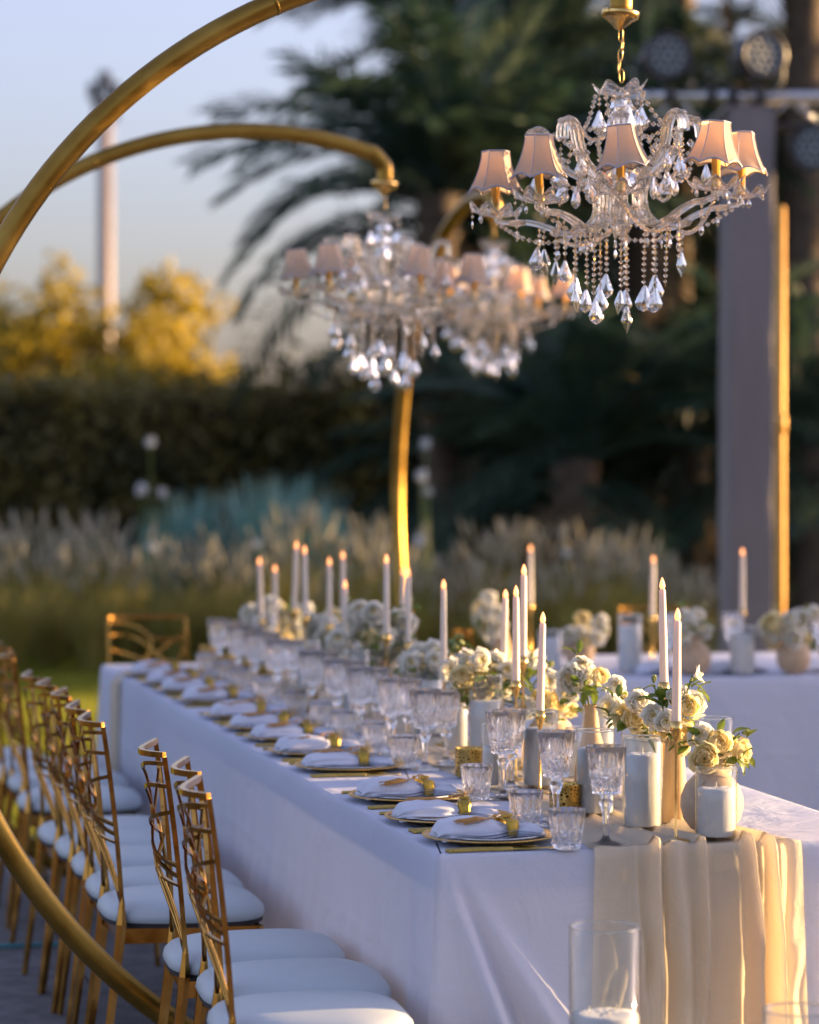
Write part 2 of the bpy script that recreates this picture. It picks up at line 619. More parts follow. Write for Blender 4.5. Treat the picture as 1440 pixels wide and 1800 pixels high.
# hedge: a long clipped wall of leaves
HL, HH, HD = 17.0, 2.12, 1.3
mb = MB()
g = np.random.default_rng(5)
n = 26000
face = g.random(n)
x = g.uniform(-HL / 2, HL / 2, n)
top = face < 0.28
y = np.where(top, g.uniform(-HD / 2, HD / 2, n), -HD / 2 + np.abs(g.normal(0, 0.09, n)) - 0.05)
z = np.where(top, HH + np.abs(g.normal(0, 0.10, n)) * (g.random(n) ** 2) * 2.2 - 0.03, g.uniform(0, HH, n))
y = y + 0.11 * np.sin(x * 2.3 + 1.7 * np.sin(z * 2.2)) * (~top) + 0.08 * np.sin(x * 5.1 + z * 3)
pos = np.stack([x, y, z], 1)
u = g.normal(size=(n, 3))
u /= np.linalg.norm(u, axis=1)[:, None]
v = np.cross(u, g.normal(size=(n, 3)))
v /= np.linalg.norm(v, axis=1)[:, None]
s = 0.06 * g.uniform(0.6, 1.5, n)[:, None]
P = np.stack([pos - u * s, pos - v * s * 0.5, pos + u * s, pos + v * s * 0.5], 1)
mb.quads(P)
hg = ground(290, 28.5)
hedge = thing('hedge', 'long dark clipped hedge behind the ornamental grasses', 'hedge', hg, -YAW)
link('foliage', mb.mesh('hedge_foliage', 'hedge_leaf'), hedge, kind='stuff')
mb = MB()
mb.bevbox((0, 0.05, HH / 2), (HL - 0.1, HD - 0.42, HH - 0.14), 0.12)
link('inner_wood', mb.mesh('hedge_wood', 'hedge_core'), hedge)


def tree(name, label, px, d, h, spread, leaf, nleaf, size, seed, group=None, trunk_r=0.09, low=0.3, cat='tree'):
    g = random.Random(seed)
    base = ground(px, d)
    t = thing(name, label, cat, base, g.uniform(0, 6), group)
    lobes = []
    for k in range(9):
        a = g.uniform(0, 2 * pi)
        rr = spread * g.uniform(0.1, 0.75)
        zz = h * g.uniform(low + 0.1, 0.88)
        q = spread * g.uniform(0.28, 0.5)
        lobes.append(((rr * cos(a), rr * sin(a), zz), (q, q, q * g.uniform(0.7, 1.2))))
    lobes.append(((0, 0, h * 0.93), (spread * 0.22, spread * 0.22, h * 0.12)))
    mb = MB()
    mb.quads(leaf_cloud(nleaf, lobes, size, seed=seed, shell=0.3))
    link('crown', mb.mesh('crown', leaf), t)
    mb = MB()
    mb.tube(bez([(0, 0, -0.05), (0.04, 0.02, h * 0.3), (-0.03, 0.03, h * 0.6), (0, 0, h * 0.9)], 9), [trunk_r * (1 - 0.085 * i) for i in range(10)], 8)
    for c, rad in lobes[:7]:
        z0 = c[2] * 0.55
        mb.tube(bez([(0, 0, z0), (c[0] * 0.5, c[1] * 0.5, z0 + (c[2] - z0) * 0.65), c], 4), [trunk_r * 0.4, trunk_r * 0.34, trunk_r * 0.28, trunk_r * 0.2, trunk_r * 0.12], 6)
    link('trunk', mb.mesh('trunk', 'palm_bark'), t)
    return t


tree('tree', 'golden sunlit tree left of the pale mast beyond the hedge', 108, 44, 4.45, 1.75, 'sunlit_leaf', 3000, 0.11, 11)
tree('tree', 'golden sunlit tree right of the pale mast beyond the hedge', 278, 45, 4.3, 1.7, 'sunlit_leaf', 2700, 0.11, 12)
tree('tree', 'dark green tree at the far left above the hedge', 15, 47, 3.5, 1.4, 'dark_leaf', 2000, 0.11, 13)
tree('bush', 'low golden bush showing over the left end of the hedge', 190, 38, 2.75, 1.3, 'sunlit_leaf', 2000, 0.09, 14, low=0.2, cat='bush')
tree('bush', 'low yellow green bush showing over the middle of the hedge', 330, 37, 2.6, 1.2, 'sunlit_leaf', 1500, 0.09, 15, low=0.2, cat='bush')
tree('bush', 'small yellow green bush over the hedge beside the palms', 440, 37, 2.5, 1.2, 'sunlit_leaf', 1400, 0.09, 16, low=0.2, cat='bush')
tree('bush', 'dark bush at the hedge end below the palm fronds', 585, 33, 2.7, 1.1, 'dark_leaf', 1500, 0.09, 17, low=0.2, cat='bush')

# distant mast
b0 = ground(186, 62)
mast = thing('mast', 'tall pale mast with a dark lamp head far behind the trees', 'mast', b0, -YAW)
mb = MB()
mb.lathe([(0.19, 0), (0.17, 3), (0.15, 9.0), (0.0, 9.02)], 14)
link('pole', mb.mesh('mast_pole', 'mast_steel'), mast)
mb = MB()
for k, (dx, dz) in enumerate(((-0.22, 9.25), (0.0, 9.5), (0.22, 9.25), (-0.12, 8.85), (0.14, 8.8))):
    mb.bevbox((dx, -0.08 + 0.05 * k, dz), (0.26, 0.2, 0.36), 0.04)
mb.tube([(-0.3, 0, 9.05), (0.3, 0, 9.05)], 0.04, 6)
mb.tube([(0, 0, 8.7), (0, 0, 9.6)], 0.05, 6)
link('lamp_head', mb.mesh('mast_head', 'black_shell'), mast)

# palms ---------------------------------------------------------------


def frond_mesh(seed, L, droop, mat, leaflets=54, leafl=0.55):
    g = random.Random(seed)
    mb = MB()
    path = []
    N = 14
    for i in range(N + 1):
        t = i / N
        path.append(Vector((L * (t - 0.18 * droop * t * t), 0.05 * sin(3 * t + seed), L * (0.28 * t - 0.62 * droop * t ** 2.1))))
    mb.tube(path, [0.026 * (1 - 0.9 * i / N) + 0.003 for i in range(N + 1)], 5)
    for k in range(leaflets):
        t = 0.14 + 0.85 * k / (leaflets - 1)
        fi = t * N
        i = min(int(fi), N - 1)
        p = path[i].lerp(path[i + 1], fi - i)
        tg = (path[i + 1] - path[i]).normalized()
        ll = leafl * (0.35 + 0.65 * sin(pi * min(1, 0.12 + 0.83 * t))) * g.uniform(0.85, 1.1)
        for sd in (-1, 1):
            side = Vector((0, sd, 0))
            dr = (tg * g.uniform(0.55, 0.85) + side * g.uniform(0.75, 0.95) + Vector((0, 0, g.uniform(-0.1, 0.45)))).normalized()
            wv = dr.cross(Vector((0, 0, 1))).normalized() * 0.021
            mid = p + dr * ll * 0.5
            tip = p + dr * ll + Vector((0, 0, -0.16 * ll))
            mb.add([p, mid + wv, tip, mid - wv], [(0, 1, 2, 3)], 0, False)
    return mb.mesh('frond', mat)


FRONDS = [frond_mesh(i, 2.5, 0.55 + 0.25 * i, 'palm_leaf') for i in range(4)]
DRY = [frond_mesh(9, 2.0, 1.5, 'palm_dry', 26, 0.4)]
TRUNKS = {}


def palm_trunk(h, r):
    mb = MB()
    rows = int(h / 0.09)
    prof = []
    for i in range(rows + 1):
        z = h * i / rows
        prof.append((r * (1.0 + 0.25 * max(0, 1 - z / 0.5) + (0.12 if i % 2 else -0.06) + (0.35 * max(0, (z - h + 0.7) / 0.7))), z))
    mb.lathe(prof, 10, caps=(False, True), mod=lambda rr, z, a, k: rr * (1 + 0.08 * sin(5 * a + k * 2.1)))
    return mb.mesh('palm_trunk', 'palm_bark')


def palm(label, px, d, h, nf, seed, sc=1.0, r=0.16, dry=3, group=None):
    g = random.Random(seed)
    b = ground(px, d)
    t = thing('palm_tree', label, 'palm tree', b, g.uniform(0, 6), group)
    link('trunk', palm_trunk(h, r), t)
    for k in range(nf):
        el = g.uniform(-0.45, 1.25) if k > 4 else g.uniform(0.7, 1.3)
        a = k * 2.39996 + g.uniform(-0.2, 0.2)
        link('frond', FRONDS[k % 4], t, (0.08 * cos(a), 0.08 * sin(a), h - 0.05 - 0.2 * (el < 0)), (g.uniform(-0.5, 0.5), -el, a), sc * g.uniform(0.85, 1.1))
    for k in range(dry):
        a = g.uniform(0, 6.28)
        link('frond', DRY[0], t, (0.08 * cos(a), 0.08 * sin(a), h - 0.35), (g.uniform(-0.4, 0.4), g.uniform(0.5, 0.95), a), sc * 0.9, label='dry brown hanging frond')
    return t


palm('palm tree with long fronds hanging left over the gold arch', 770, 27, 3.95, 42, 1, 1.0)
palm('tall palm tree behind the front chandelier chain', 960, 31, 5.6, 42, 2, 1.05)
palm('tall palm tree at the top right behind the stage lights', 1190, 34, 7.0, 34, 3, 1.1)
palm('palm tree with a thick dark trunk at the right edge', 1412, 29, 7.4, 32, 4, 1.1, 0.21)
palm('mid height palm tree behind the second chandelier', 880, 29, 3.3, 38, 5, 0.95)
palm('palm tree left of the grey column', 1120, 30, 4.3, 32, 6, 1.0)
palm('palm tree between the grey column and the right edge', 1370, 33, 4.9, 32, 7, 1.0)
palm('short palm with fronds arching to the ground near the grasses', 1010, 25.5, 1.5, 30, 8, 0.85, dry=6)
palm('short palm right beside the grey column base', 1210, 26.5, 1.7, 30, 9, 0.85, dry=5)
palm('short palm at the lower right behind the second table', 1430, 25.5, 1.6, 28, 10, 0.85, dry=4)
palm('short palm behind the gold hoop pole', 800, 27.5, 1.5, 28, 21, 0.85, dry=5)
palm('tall palm tree rising behind the left palm crown', 800, 34, 6.6, 36, 22, 1.05)
# the same grove goes on past the right of the frame
for k, (px, d, h) in enumerate(((1700, 31, 4.4), (2600, 31, 4.6))):
    palm('palm tree of the grove right of the frame', px, d, h, 26, 30 + k, 1.2, group='palms right of the frame')
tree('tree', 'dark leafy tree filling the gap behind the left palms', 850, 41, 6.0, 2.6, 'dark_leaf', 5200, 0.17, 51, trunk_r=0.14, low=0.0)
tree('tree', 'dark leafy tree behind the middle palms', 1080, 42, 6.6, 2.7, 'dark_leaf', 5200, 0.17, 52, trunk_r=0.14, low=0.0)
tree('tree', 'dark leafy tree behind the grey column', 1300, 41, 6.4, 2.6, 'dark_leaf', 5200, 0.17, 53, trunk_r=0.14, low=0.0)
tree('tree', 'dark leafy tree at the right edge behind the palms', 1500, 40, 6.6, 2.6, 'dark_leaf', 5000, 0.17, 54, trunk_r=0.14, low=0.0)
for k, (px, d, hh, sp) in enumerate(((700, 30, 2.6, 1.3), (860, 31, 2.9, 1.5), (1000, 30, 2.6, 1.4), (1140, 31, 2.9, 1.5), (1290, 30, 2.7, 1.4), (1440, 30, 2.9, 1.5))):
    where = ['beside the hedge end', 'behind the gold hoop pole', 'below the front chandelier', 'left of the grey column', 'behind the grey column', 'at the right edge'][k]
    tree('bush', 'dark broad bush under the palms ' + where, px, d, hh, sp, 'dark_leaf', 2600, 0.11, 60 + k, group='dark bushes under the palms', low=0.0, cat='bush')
# unseen trees right of the frame, placed and sized for the shade they cast
for k, (x, y) in enumerate(((25, 14.5), (27, 19), (25, 24), (28, 29), (26, 34), (31, 17), (33, 26), (22, 4.35), (23.5, 3.6), (24.5, 7.6))):
    g = random.Random(80 + k)
    t = thing('tree', 'unseen garden tree placed right of the frame for its shade', 'tree', (x, y, 0), g.uniform(0, 6), 'shade trees right of the frame')
    if 'BT' not in MATS:
        lobes = [((g.uniform(-1.6, 1.6), g.uniform(-1.6, 1.6), g.uniform(1.2, 8.2)), (1.5, 1.5, 1.3)) for q in range(22)]
        mb = MB()
        mb.quads(leaf_cloud(9000, lobes, 0.2, seed=80, shell=0.1))
        MATS['BT'] = mb.mesh('shade_tree_crown', 'dark_leaf')
        mb = MB()
        mb.tube([(0, 0, -0.05), (0.05, 0, 3), (0, 0.05, 7)], [0.2, 0.15, 0.06], 8)
        MATS['BTT'] = mb.mesh('shade_tree_trunk', 'palm_bark')
    sc = (0.55, 0.48, 0.62, 0.5, 0.58, 0.6, 0.5, 0.56, 0.5, 0.26)[k]
    link('crown', MATS['BT'], t, scale=sc)
    link('trunk', MATS['BTT'], t, scale=sc)

# ornamental grasses ---------------------------------------------------


def clump(seed, n, h, spread, wd, curve):
    g = np.random.default_rng(seed)
    mb = MB()
    out = []
    for k in range(n):
        a = g.uniform(0, 2 * pi)
        hh = h * g.uniform(0.6, 1.1)
        le = spread * g.uniform(0.1, 1.0)
        b = np.array([cos(a), sin(a), 0])
        s = np.array([-sin(a), cos(a), 0]) * wd / 2
        base = b * 0.08 * g.random()
        p1 = base + b * le * 0.35 + np.array([0, 0, hh * 0.55])
        p2 = base + b * le + np.array([0, 0, hh * (1 - curve * (le / spread) ** 2)])
        out.append([base - s, base + s, p1 + s * 0.8, p1 - s * 0.8])
        out.append([p1 - s * 0.8, p1 + s * 0.8, p2 + s * 0.15, p2 - s * 0.15])
    mb.quads(np.array(out))
    return mb


def plume_clump(seed):
    mb = clump(seed, 300, 0.74, 0.46, 0.012, 0.35)
    g = random.Random(seed)
    for k in range(16):
        a = g.uniform(0, 6.28)
        le = g.uniform(0.05, 0.36)
        h = g.uniform(0.72, 1.0)
        b = Vector((cos(a), sin(a), 0))
        pts = [b * 0.03, b * le * 0.4 + Vector((0, 0, h * 0.6)), b * le + Vector((0, 0, h))]
        mb.tube(pts, 0.003, 4, mi=0)
        q = b * (le * 1.02) + Vector((0, 0, h))
        d = (b * 0.4 + Vector((0, 0, 1))).normalized()
        mb.tube([pts[2] - d * 0.04, q + d * 0.03, q + d * 0.10, q + d * 0.17], [0.008, 0.019, 0.016, 0.003], 6, mi=1)
    return mb


PL = [plume_clump(70 + i) for i in range(3)]
PL = [(m_.mesh('leaves', 'plume_grass', 'plume_head')) for m_ in PL]
TE = [clump(90 + i, 260, 0.95, 0.40, 0.03, 0.15).mesh('leaves', 'teal_blade') for i in range(2)]
g = random.Random(99)
k = 0
for row, (d, n) in enumerate(((20.4, 19), (21.6, 19), (22.9, 18))):
    for i in range(n):
        px = -60 + 1360 * (i + 0.5 * (row % 2)) / n + g.uniform(-20, 20)
        b = ground(px, d + g.uniform(-0.3, 0.3))
        link('grass_clump', PL[k % 3], None, b, (0, 0, g.uniform(0, 6)), g.uniform(0.62, 1.08) * (1.0 if px < 660 else 0.88),
             'tufted ornamental grass with pale feathery plumes in the border', 'grass clump', 'feathery grasses in the border')
        k += 1
for k, (px, d_, sc_, lab) in enumerate(((285, 22.3, 0.95, 'teal spiky plant left of the close pair of glint balls'), (345, 22.5, 1.1, 'teal spiky plant right of the close pair of glint balls'), (455, 22.3, 1.15, 'teal spiky plant above the candle tips, left one'), (515, 22.6, 1.2, 'teal spiky plant above the candle tips, right one'), (575, 23.4, 0.95, 'small teal spiky plant left of the gold hoop pole'))):
    link('agave_plant', TE[k % 2], None, ground(px, d_), (0, 0, k * 1.3), (sc_, sc_, sc_ * 1.18), lab, 'plant', 'teal spiky plants in the border')
# white balls on thin stems, added to stand for blurred glints
for k, (px, py, d, lab) in enumerate(((264, 777, 21, 'tallest white glint ball above the grasses'), (249, 861, 20.6, 'white glint ball left of a close pair'), (286, 866, 21.2, 'white glint ball right of a close pair'),
                                      (268, 962, 20.2, 'low white glint ball among the plumes at left'), (452, 957, 20.2, 'low white glint ball left of the taper candles'), (748, 780, 21, 'tall white glint ball right of the gold hoop pole'),
                                      (741, 836, 20.6, 'middle white glint ball right of the gold hoop pole'), (752, 864, 21.1, 'small white glint ball right of the gold hoop pole'), (738, 952, 20.3, 'low white glint ball beside the gold hoop pole'), (996, 972, 20.5, 'low white glint ball before the right grasses'))):
    p = atd(px, py, d)
    t = thing('glint_ball', lab, 'flower', (p.x, p.y, 0), 0, 'white glint balls in the border')
    mb = MB()
    mb.tube([(0, 0, 0), (0.02, 0, p.z * 0.5), (0, 0, p.z)], 0.006, 5)
    link('stem', mb.mesh('stem', 'leaf_green'), t)
    if 'BALL' not in MATS:
        mb = MB()
        mb.quads(leaf_cloud(210, [((0, 0, 0), (0.036, 0.036, 0.036)), ((0.018, 0.01, 0.016), (0.022, 0.022, 0.022))], 0.017, seed=4, shell=0.5))
        MATS['BALL'] = mb.mesh('glint_head', 'glint_white')
    link('glint_head', MATS['BALL'], t, (0, 0, p.z), (0, 0, k), scale=(0.85, 1.0, 0.75, 0.9, 0.7)[k % 5])

# ------------------------------------------------------------------ stage rig
CD = 16.0
cb = atd(1312, 795, CD)
cb.z = 0
px_m = FPX / CD
ctop = 1.56 + (795 - 192) / px_m
col = thing('truss_column', 'tall truss column sleeved in grey fabric behind the second table', 'column', cb, -YAW + 0.13)
mb = MB()
hw = 0.124
rows = []
for i in range(33):
    z = ctop * i / 32
    row = []
    for sx, sy in ((-1, -1), (1, -1), (1, 1), (-1, 1)):
        for q in range(8):
            t = (0.0, 0.02, 0.05, 0.3, 0.5, 0.7, 0.95, 0.98)[q]
            nx, ny = {(-1, -1): (1, -1), (1, -1): (1, 1), (1, 1): (-1, 1), (-1, 1): (-1, -1)}[(sx, sy)]
            wv = 0.0025 * sin(q * 2.1 + i * 0.8 + sx) + 0.0015 * sin(i * 1.9)
            x = sx + (nx - sx) * t
            y = sy + (ny - sy) * t
            row.append((x * (hw + wv), y * (hw + wv), z))
    rows.append(row)
mb.grid(rows, cu=True, smooth=True)
mb.box((0, 0, ctop - 0.005), (0.25, 0.25, 0.01))
link('fabric_sleeve', mb.mesh('sleeve', 'column_fabric'), col)
mb = MB()
mb.bevbox((0, 0, 0.02), (0.6, 0.6, 0.04), 0.008)
link('base_plate', mb.mesh('column_base', 'black_shell'), col)
# horizontal truss beam on top
zb = 1.56 + (795 - 174) / px_m
bx0, bx1 = atd(1085, 795, CD), atd(1900, 795, CD)
L = (bx1 - bx0).length
beam = thing('truss_beam', 'pale aluminium truss beam crossing above the grey column', 'truss', (bx0.x, bx0.y, zb), -YAW)
for yy in (-0.1, 0.1):
    mb = MB()
    mb.tube([(0, yy, 0), (L, yy, 0)], 0.026, 10)
    link('chord', mb.mesh('chord', 'aluminium'), beam)
mb = MB()
mb.tube([(0, 0, -0.16), (L, 0, -0.16)], 0.02, 8)
link('chord', mb.mesh('chord', 'black_shell'), beam)
bm_ = MB()
bm_.tube([(0, -0.1, 0), (0.16, 0, -0.16)], 0.009, 6)
bm_.tube([(0.16, 0, -0.16), (0.32, -0.1, 0)], 0.009, 6)
bm_.tube([(0, 0.1, 0), (0.16, 0, -0.16)], 0.009, 6)
bm_.tube([(0, -0.1, 0), (0.0, 0.1, 0)], 0.009, 6)
brace = bm_.mesh('brace', 'aluminium')
for k in range(int(L / 0.32)):
    link('brace', brace, beam, (0.32 * k, 0, 0))
cl_ = MB()
cl_.bevbox((0, 0, 0), (0.05, 0.28, 0.085), 0.01)
clampm = cl_.mesh('clamp', 'black_shell')
for px in (1172, 1330, 1282, 1245):
    link('clamp', clampm, beam, ((px - 1085) / px_m, 0, 0.005))


def stage_light(label, px, py, below, yaw):
    p = atd(px, py, CD - 0.15)
    t = thing('stage_light', label, 'stage light', p, -YAW + yaw, 'black stage lights on the truss')
    mb = MB()
    mb.lathe([(0.0, 0.13), (0.06, 0.13), (0.095, 0.09), (0.125, 0.02), (0.132, -0.06), (0.134, -0.10), (0.118, -0.10), (0.114, -0.085)], 28)
    for v in range(8):
        a = v * pi / 4
        mb.box((0.118 * cos(a), 0.118 * sin(a), 0.0), (0.02, 0.02, 0.14), rot=Matrix.Rotation(a, 3, 'Z'))
    mb.v = [(x, z, y) for x, y, z in mb.v]
    o = link('body', mb.mesh('light_body', 'black_shell'), t, rot=(0, 0, 0))
    mb = MB()
    mb.lathe([(0.0, -0.086), (0.114, -0.086)], 28)
    mb.v = [(x, z, y) for x, y, z in mb.v]
    link('lens', mb.mesh('lens', 'lens_glass'), t)
    mb = MB()
    for rr, n in ((0.0, 1), (0.042, 6), (0.084, 12)):
        for q in range(n):
            a = 2 * pi * q / n
            mb.lathe([(0.0, -0.094), (0.010, -0.093), (0.017, -0.087)], 8, off=(rr * cos(a), rr * sin(a), 0))
    mb.v = [(x, z, y) for x, y, z in mb.v]
    link('led_array', mb.mesh('leds', 'led_glass'), t)
    sg = 1 if below else -1
    mb = MB()
    mb.tube(bez([(-0.15, 0, 0), (-0.155, 0, 0.12 * sg), (-0.08, 0, 0.2 * sg), (0.08, 0, 0.2 * sg), (0.155, 0, 0.12 * sg), (0.15, 0, 0)], 15), 0.01, 4, flat=(0.018, 0.005))
    link('yoke', mb.mesh('yoke', 'black_shell'), t)


stage_light('black round stage light above the truss, nearest the chandelier', 1168, 101, False, 0.15)
stage_light('black round stage light above the truss over the grey column', 1331, 99, False, 0.35)
stage_light('black round stage light hanging under the truss at the right edge', 1436, 262, True, -0.25)

# gold pole beside the column
gp = atd(1372, 795, CD - 0.9)
ptop = 1.56 + (795 - 362) / (FPX / (CD - 0.9))
gpole = thing('gold_pole', 'slim sunlit gold pole standing right of the grey column', 'pole', (gp.x, gp.y, 0), 0)
mb = MB()
mb.tube([(0, 0, 0), (0.004, 0, ptop * 0.3), (0, 0, ptop * 0.58), (0.0, 0, ptop - 0.01), (0, 0, ptop)], [0.024, 0.024, 0.024, 0.024, 0.015], 12)
link('shaft', mb.mesh('shaft', 'pole_gold'), gpole)
mb = MB()
mb.lathe([(0.023, -0.05), (0.029, -0.045), (0.029, 0.045), (0.023, 0.05)], 12, off=(0.002, 0, 1.56 + (795 - 745) / (FPX / (CD - 0.9))))
link('collar', mb.mesh('collar', 'pole_gold'), gpole)
mb = MB()
mb.lathe([(0, 0.025), (0.16, 0.02), (0.17, 0.0)], 20)
link('foot', mb.mesh('pole_foot', 'pole_gold'), gpole)

# ------------------------------------------------------------------ tables and cloths
TZ = 0.75
TW, TL = 1.0, 5.34


def table(name, label, x0, x1, y0, y1, legs):
    t = thing(name, label, 'table', ((x0 + x1) / 2, (y0 + y1) / 2, 0))
    mb = MB()
    mb.bevbox((0, 0, TZ - 0.045), (x1 - x0 - 0.02, y1 - y0 - 0.02, 0.07), 0.004)
    link('tabletop', mb.mesh('tabletop', 'table_white'), t)
    mb = MB()
    mb.tube([(0, 0, 0), (0, 0, TZ - 0.08)], 0.018, 8)
    lm = mb.mesh('leg', 'black_shell')
    for lx, ly in legs:
        link('leg', lm, t, (lx, ly, 0))


def gauss(x, c, wd):
    return math.exp(-((x - c) / wd) ** 2)


def cloth(name, label, x0, x1, y0, y1, drop, front_folds=None, seed=0, step=0.02):
    """fitted cloth: flat top, small rolled edge, skirt that hangs with soft folds"""
    rg = random.Random(seed)
    ph = [rg.uniform(0, 6.28) for _ in range(8)]
    per = []
    lx, ly = x1 - x0, y1 - y0
    nx, ny = int(lx / step), int(ly / max(step * 1.5, 0.03))
    for i in range(nx):
        per.append((x0 + lx * i / nx, y0, 0, -1, 'f', i / nx * lx))
    for i in range(ny):
        per.append((x1, y0 + ly * i / ny, 1, 0, 'r', i / ny * ly))
    for i in range(nx):
        per.append((x1 - lx * i / nx, y1, 0, 1, 'b', i / nx * lx))
    for i in range(ny):
        per.append((x0, y1 - ly * i / ny, -1, 0, 'l', (1 - i / ny) * ly))
    k = len(per)
    nrm = []
    for i in range(k):
        ax, ay = per[i - 1][2] + per[i][2], per[i - 1][3] + per[i][3]
        l = sqrt(ax * ax + ay * ay)
        if per[i - 1][2:4] != per[i][2:4]:
            nrm.append((ax / l * 1.2, ay / l * 1.2))
        else:
            nrm.append((per[i][2], per[i][3]))
    ts = [-0.004, -0.0015, 0.001, 0.006, 0.014, 0.03, 0.055, 0.075, 0.085, 0.1] + [0.1 + (drop - 0.1) * q / 54 for q in range(1, 55)]
    outs = [-0.012, -0.004, 0.0, 0.0035, 0.005, 0.006, 0.006, 0.0055, 0.005, 0.005] + [0.005] * 54
    rows = []
    top = []
    for t, o in zip(ts, outs):
        row = []
        for i, (x, y, _, _, sd, sp) in enumerate(per):
            d = max(0.0, t)
            a = d / 0.72
            off = o
            if sd == 'l':
                off += a * (0.012 * sin(sp * 7 + ph[0]) + 0.008 * sin(sp * 15.5 + ph[1]) + 0.014 * sin(sp * 2.9 + ph[2]) + 0.02)
                off += 0.0025 * gauss(d, 0.24 + 0.01 * sin(sp * 2), 0.006) + min(1, 3 * a) * (0.005 * gauss(sp % 0.83, 0.4, 0.012) + 0.006 * gauss((sp + 0.25 * d) % 1.31, 0.7, 0.02) + 0.003 * sin(sp * 41 + 3 * sin(d * 9)))
            elif sd == 'r':
                off += a * (0.014 * sin(sp * 6 + ph[3]) + 0.01 * sin(sp * 13 + ph[4]) + 0.02)
            elif sd == 'f':
                off += 0.002 * gauss(d, 0.128, 0.005) + 0.0015 * gauss(d, 0.275, 0.006)
                off += a * (0.008 * sin(sp * 11 + ph[5]) + 0.006 * sin(sp * 21 + ph[6]) + 0.02)
                if front_folds:
                    for (c0, m, wd, am) in front_folds:
                        off += am * min(1, a * 2.2) ** 1.6 * gauss(sp, c0 + m * d, wd * (0.7 + 1.7 * a))
            else:
                off += a * 0.02
            z = TZ + 0.002 - (t if t > 0 else t * 0.0)
            if t <= 0.001:
                z = TZ + 0.0035
            row.append((x + nrm[i][0] * off, y + nrm[i][1] * off, z))
        rows.append(row)
    mb = MB()
    mb.grid(rows, cu=True)
    mb.add([(x, y, z + 0.0002) for x, y, z in rows[0]], [tuple(range(k))], 0, False)
    # grid faces run outwards; the top n-gon is row 0
    link(name, mb.mesh(name, 'white_cloth'), label=label, cat='tablecloth')


table('banquet_table', 'long banquet table under the white cloth with candles and flowers', 0, TW, 0, TL, [(sx * 0.42, sy) for sx in (-1, 1) for sy in (-2.5, -0.9, 0.9, 2.5)])
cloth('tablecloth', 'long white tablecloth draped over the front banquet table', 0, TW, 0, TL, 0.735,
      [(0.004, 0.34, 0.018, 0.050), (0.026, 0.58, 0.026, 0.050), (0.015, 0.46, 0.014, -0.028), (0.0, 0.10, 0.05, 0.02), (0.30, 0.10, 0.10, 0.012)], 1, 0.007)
T2 = (1.42, 8.6, 4.22, 5.42)
table('banquet_table', 'second banquet table at the right behind the front table', *T2, [(sx, sy * 0.5) for sx in (-3.3, -1.1, 1.1, 3.3) for sy in (-1, 1)])
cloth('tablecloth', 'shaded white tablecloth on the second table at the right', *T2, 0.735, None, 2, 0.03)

# beige runner lying along the table and hanging over the front
RX0, RX1 = 0.318, 0.768
NU, NS = 150, 150
folds = [(0.20, 0.018, 0.010), (0.30, 0.022, 0.028), (0.335, 0.010, -0.010), (0.395, 0.05, 0.016), (0.52, 0.018, 0.030), (0.62, 0.07, -0.010), (0.735, 0.020, 0.034), (0.80, 0.016, -0.008), (0.84, 0.022, 0.038), (0.885, 0.014, -0.004), (0.95, 0.05, 0.012)]


def fold(u, t=0.0):
    v = 0.0
    for k_, (c, wd, am) in enumerate(folds):
        dr = (0.10, -0.05, -0.02, 0.09, -0.07, 0.05, 0.04, -0.06, 0.02, 0.05, -0.04)[k_] * t
        ww = 1 + (0.9, 0.5, 1.2, 0.3, 1.0, 0.2, 0.7, 0.4, 0.8, 0.3, 0.4)[k_] * t
        v += am * (1 + 0.25 * sin(k_ * 2.3 + 5 * t)) * gauss(u, c + dr, wd * ww)
    return v + (0.004 * sin(u * 21 + 3 * sin(3 * t + u * 4)) + 0.0022 * sin(u * 57 + 11 * t + 2 * sin(t * 17 + u * 9)) + 0.0018 * sin(t * 38 + u * 13 + 2 * sin(u * 23))) * min(1, 3 * t)


rows = []
ysmp = [0.006] + [0.0 + 0.9 * (q / 55) ** 1.4 for q in range(1, 56)] + [0.9 + (TL - 0.92) * q / 26 for q in range(1, 27)]
for yv in reversed(ysmp):
    row = []
    kx = min(1, yv / 0.42)
    kx = kx * kx * (3 - 2 * kx)
    xa = RX0 + (0.375 - RX0) * kx
    xb = RX1 + (0.655 - RX1) * kx
    for j in range(NU + 1):
        u = j / NU
        amp = (0.9 - 0.45 * kx) if yv < 0.9 else 0.18
        z = TZ + 0.008 + max(0.0, fold(u + 0.02 * sin(yv * 9))) * amp * (0.30 if u < 0.25 else 0.65) + 0.0012 * sin(u * 30 + yv * 14)
        edge = 1 - min(1, min(u, 1 - u) / 0.03)
        row.append((xa + (xb - xa) * u + 0.004 * sin(yv * 11 + u * 4), yv, z - 0.003 * edge))
    rows.append(row)
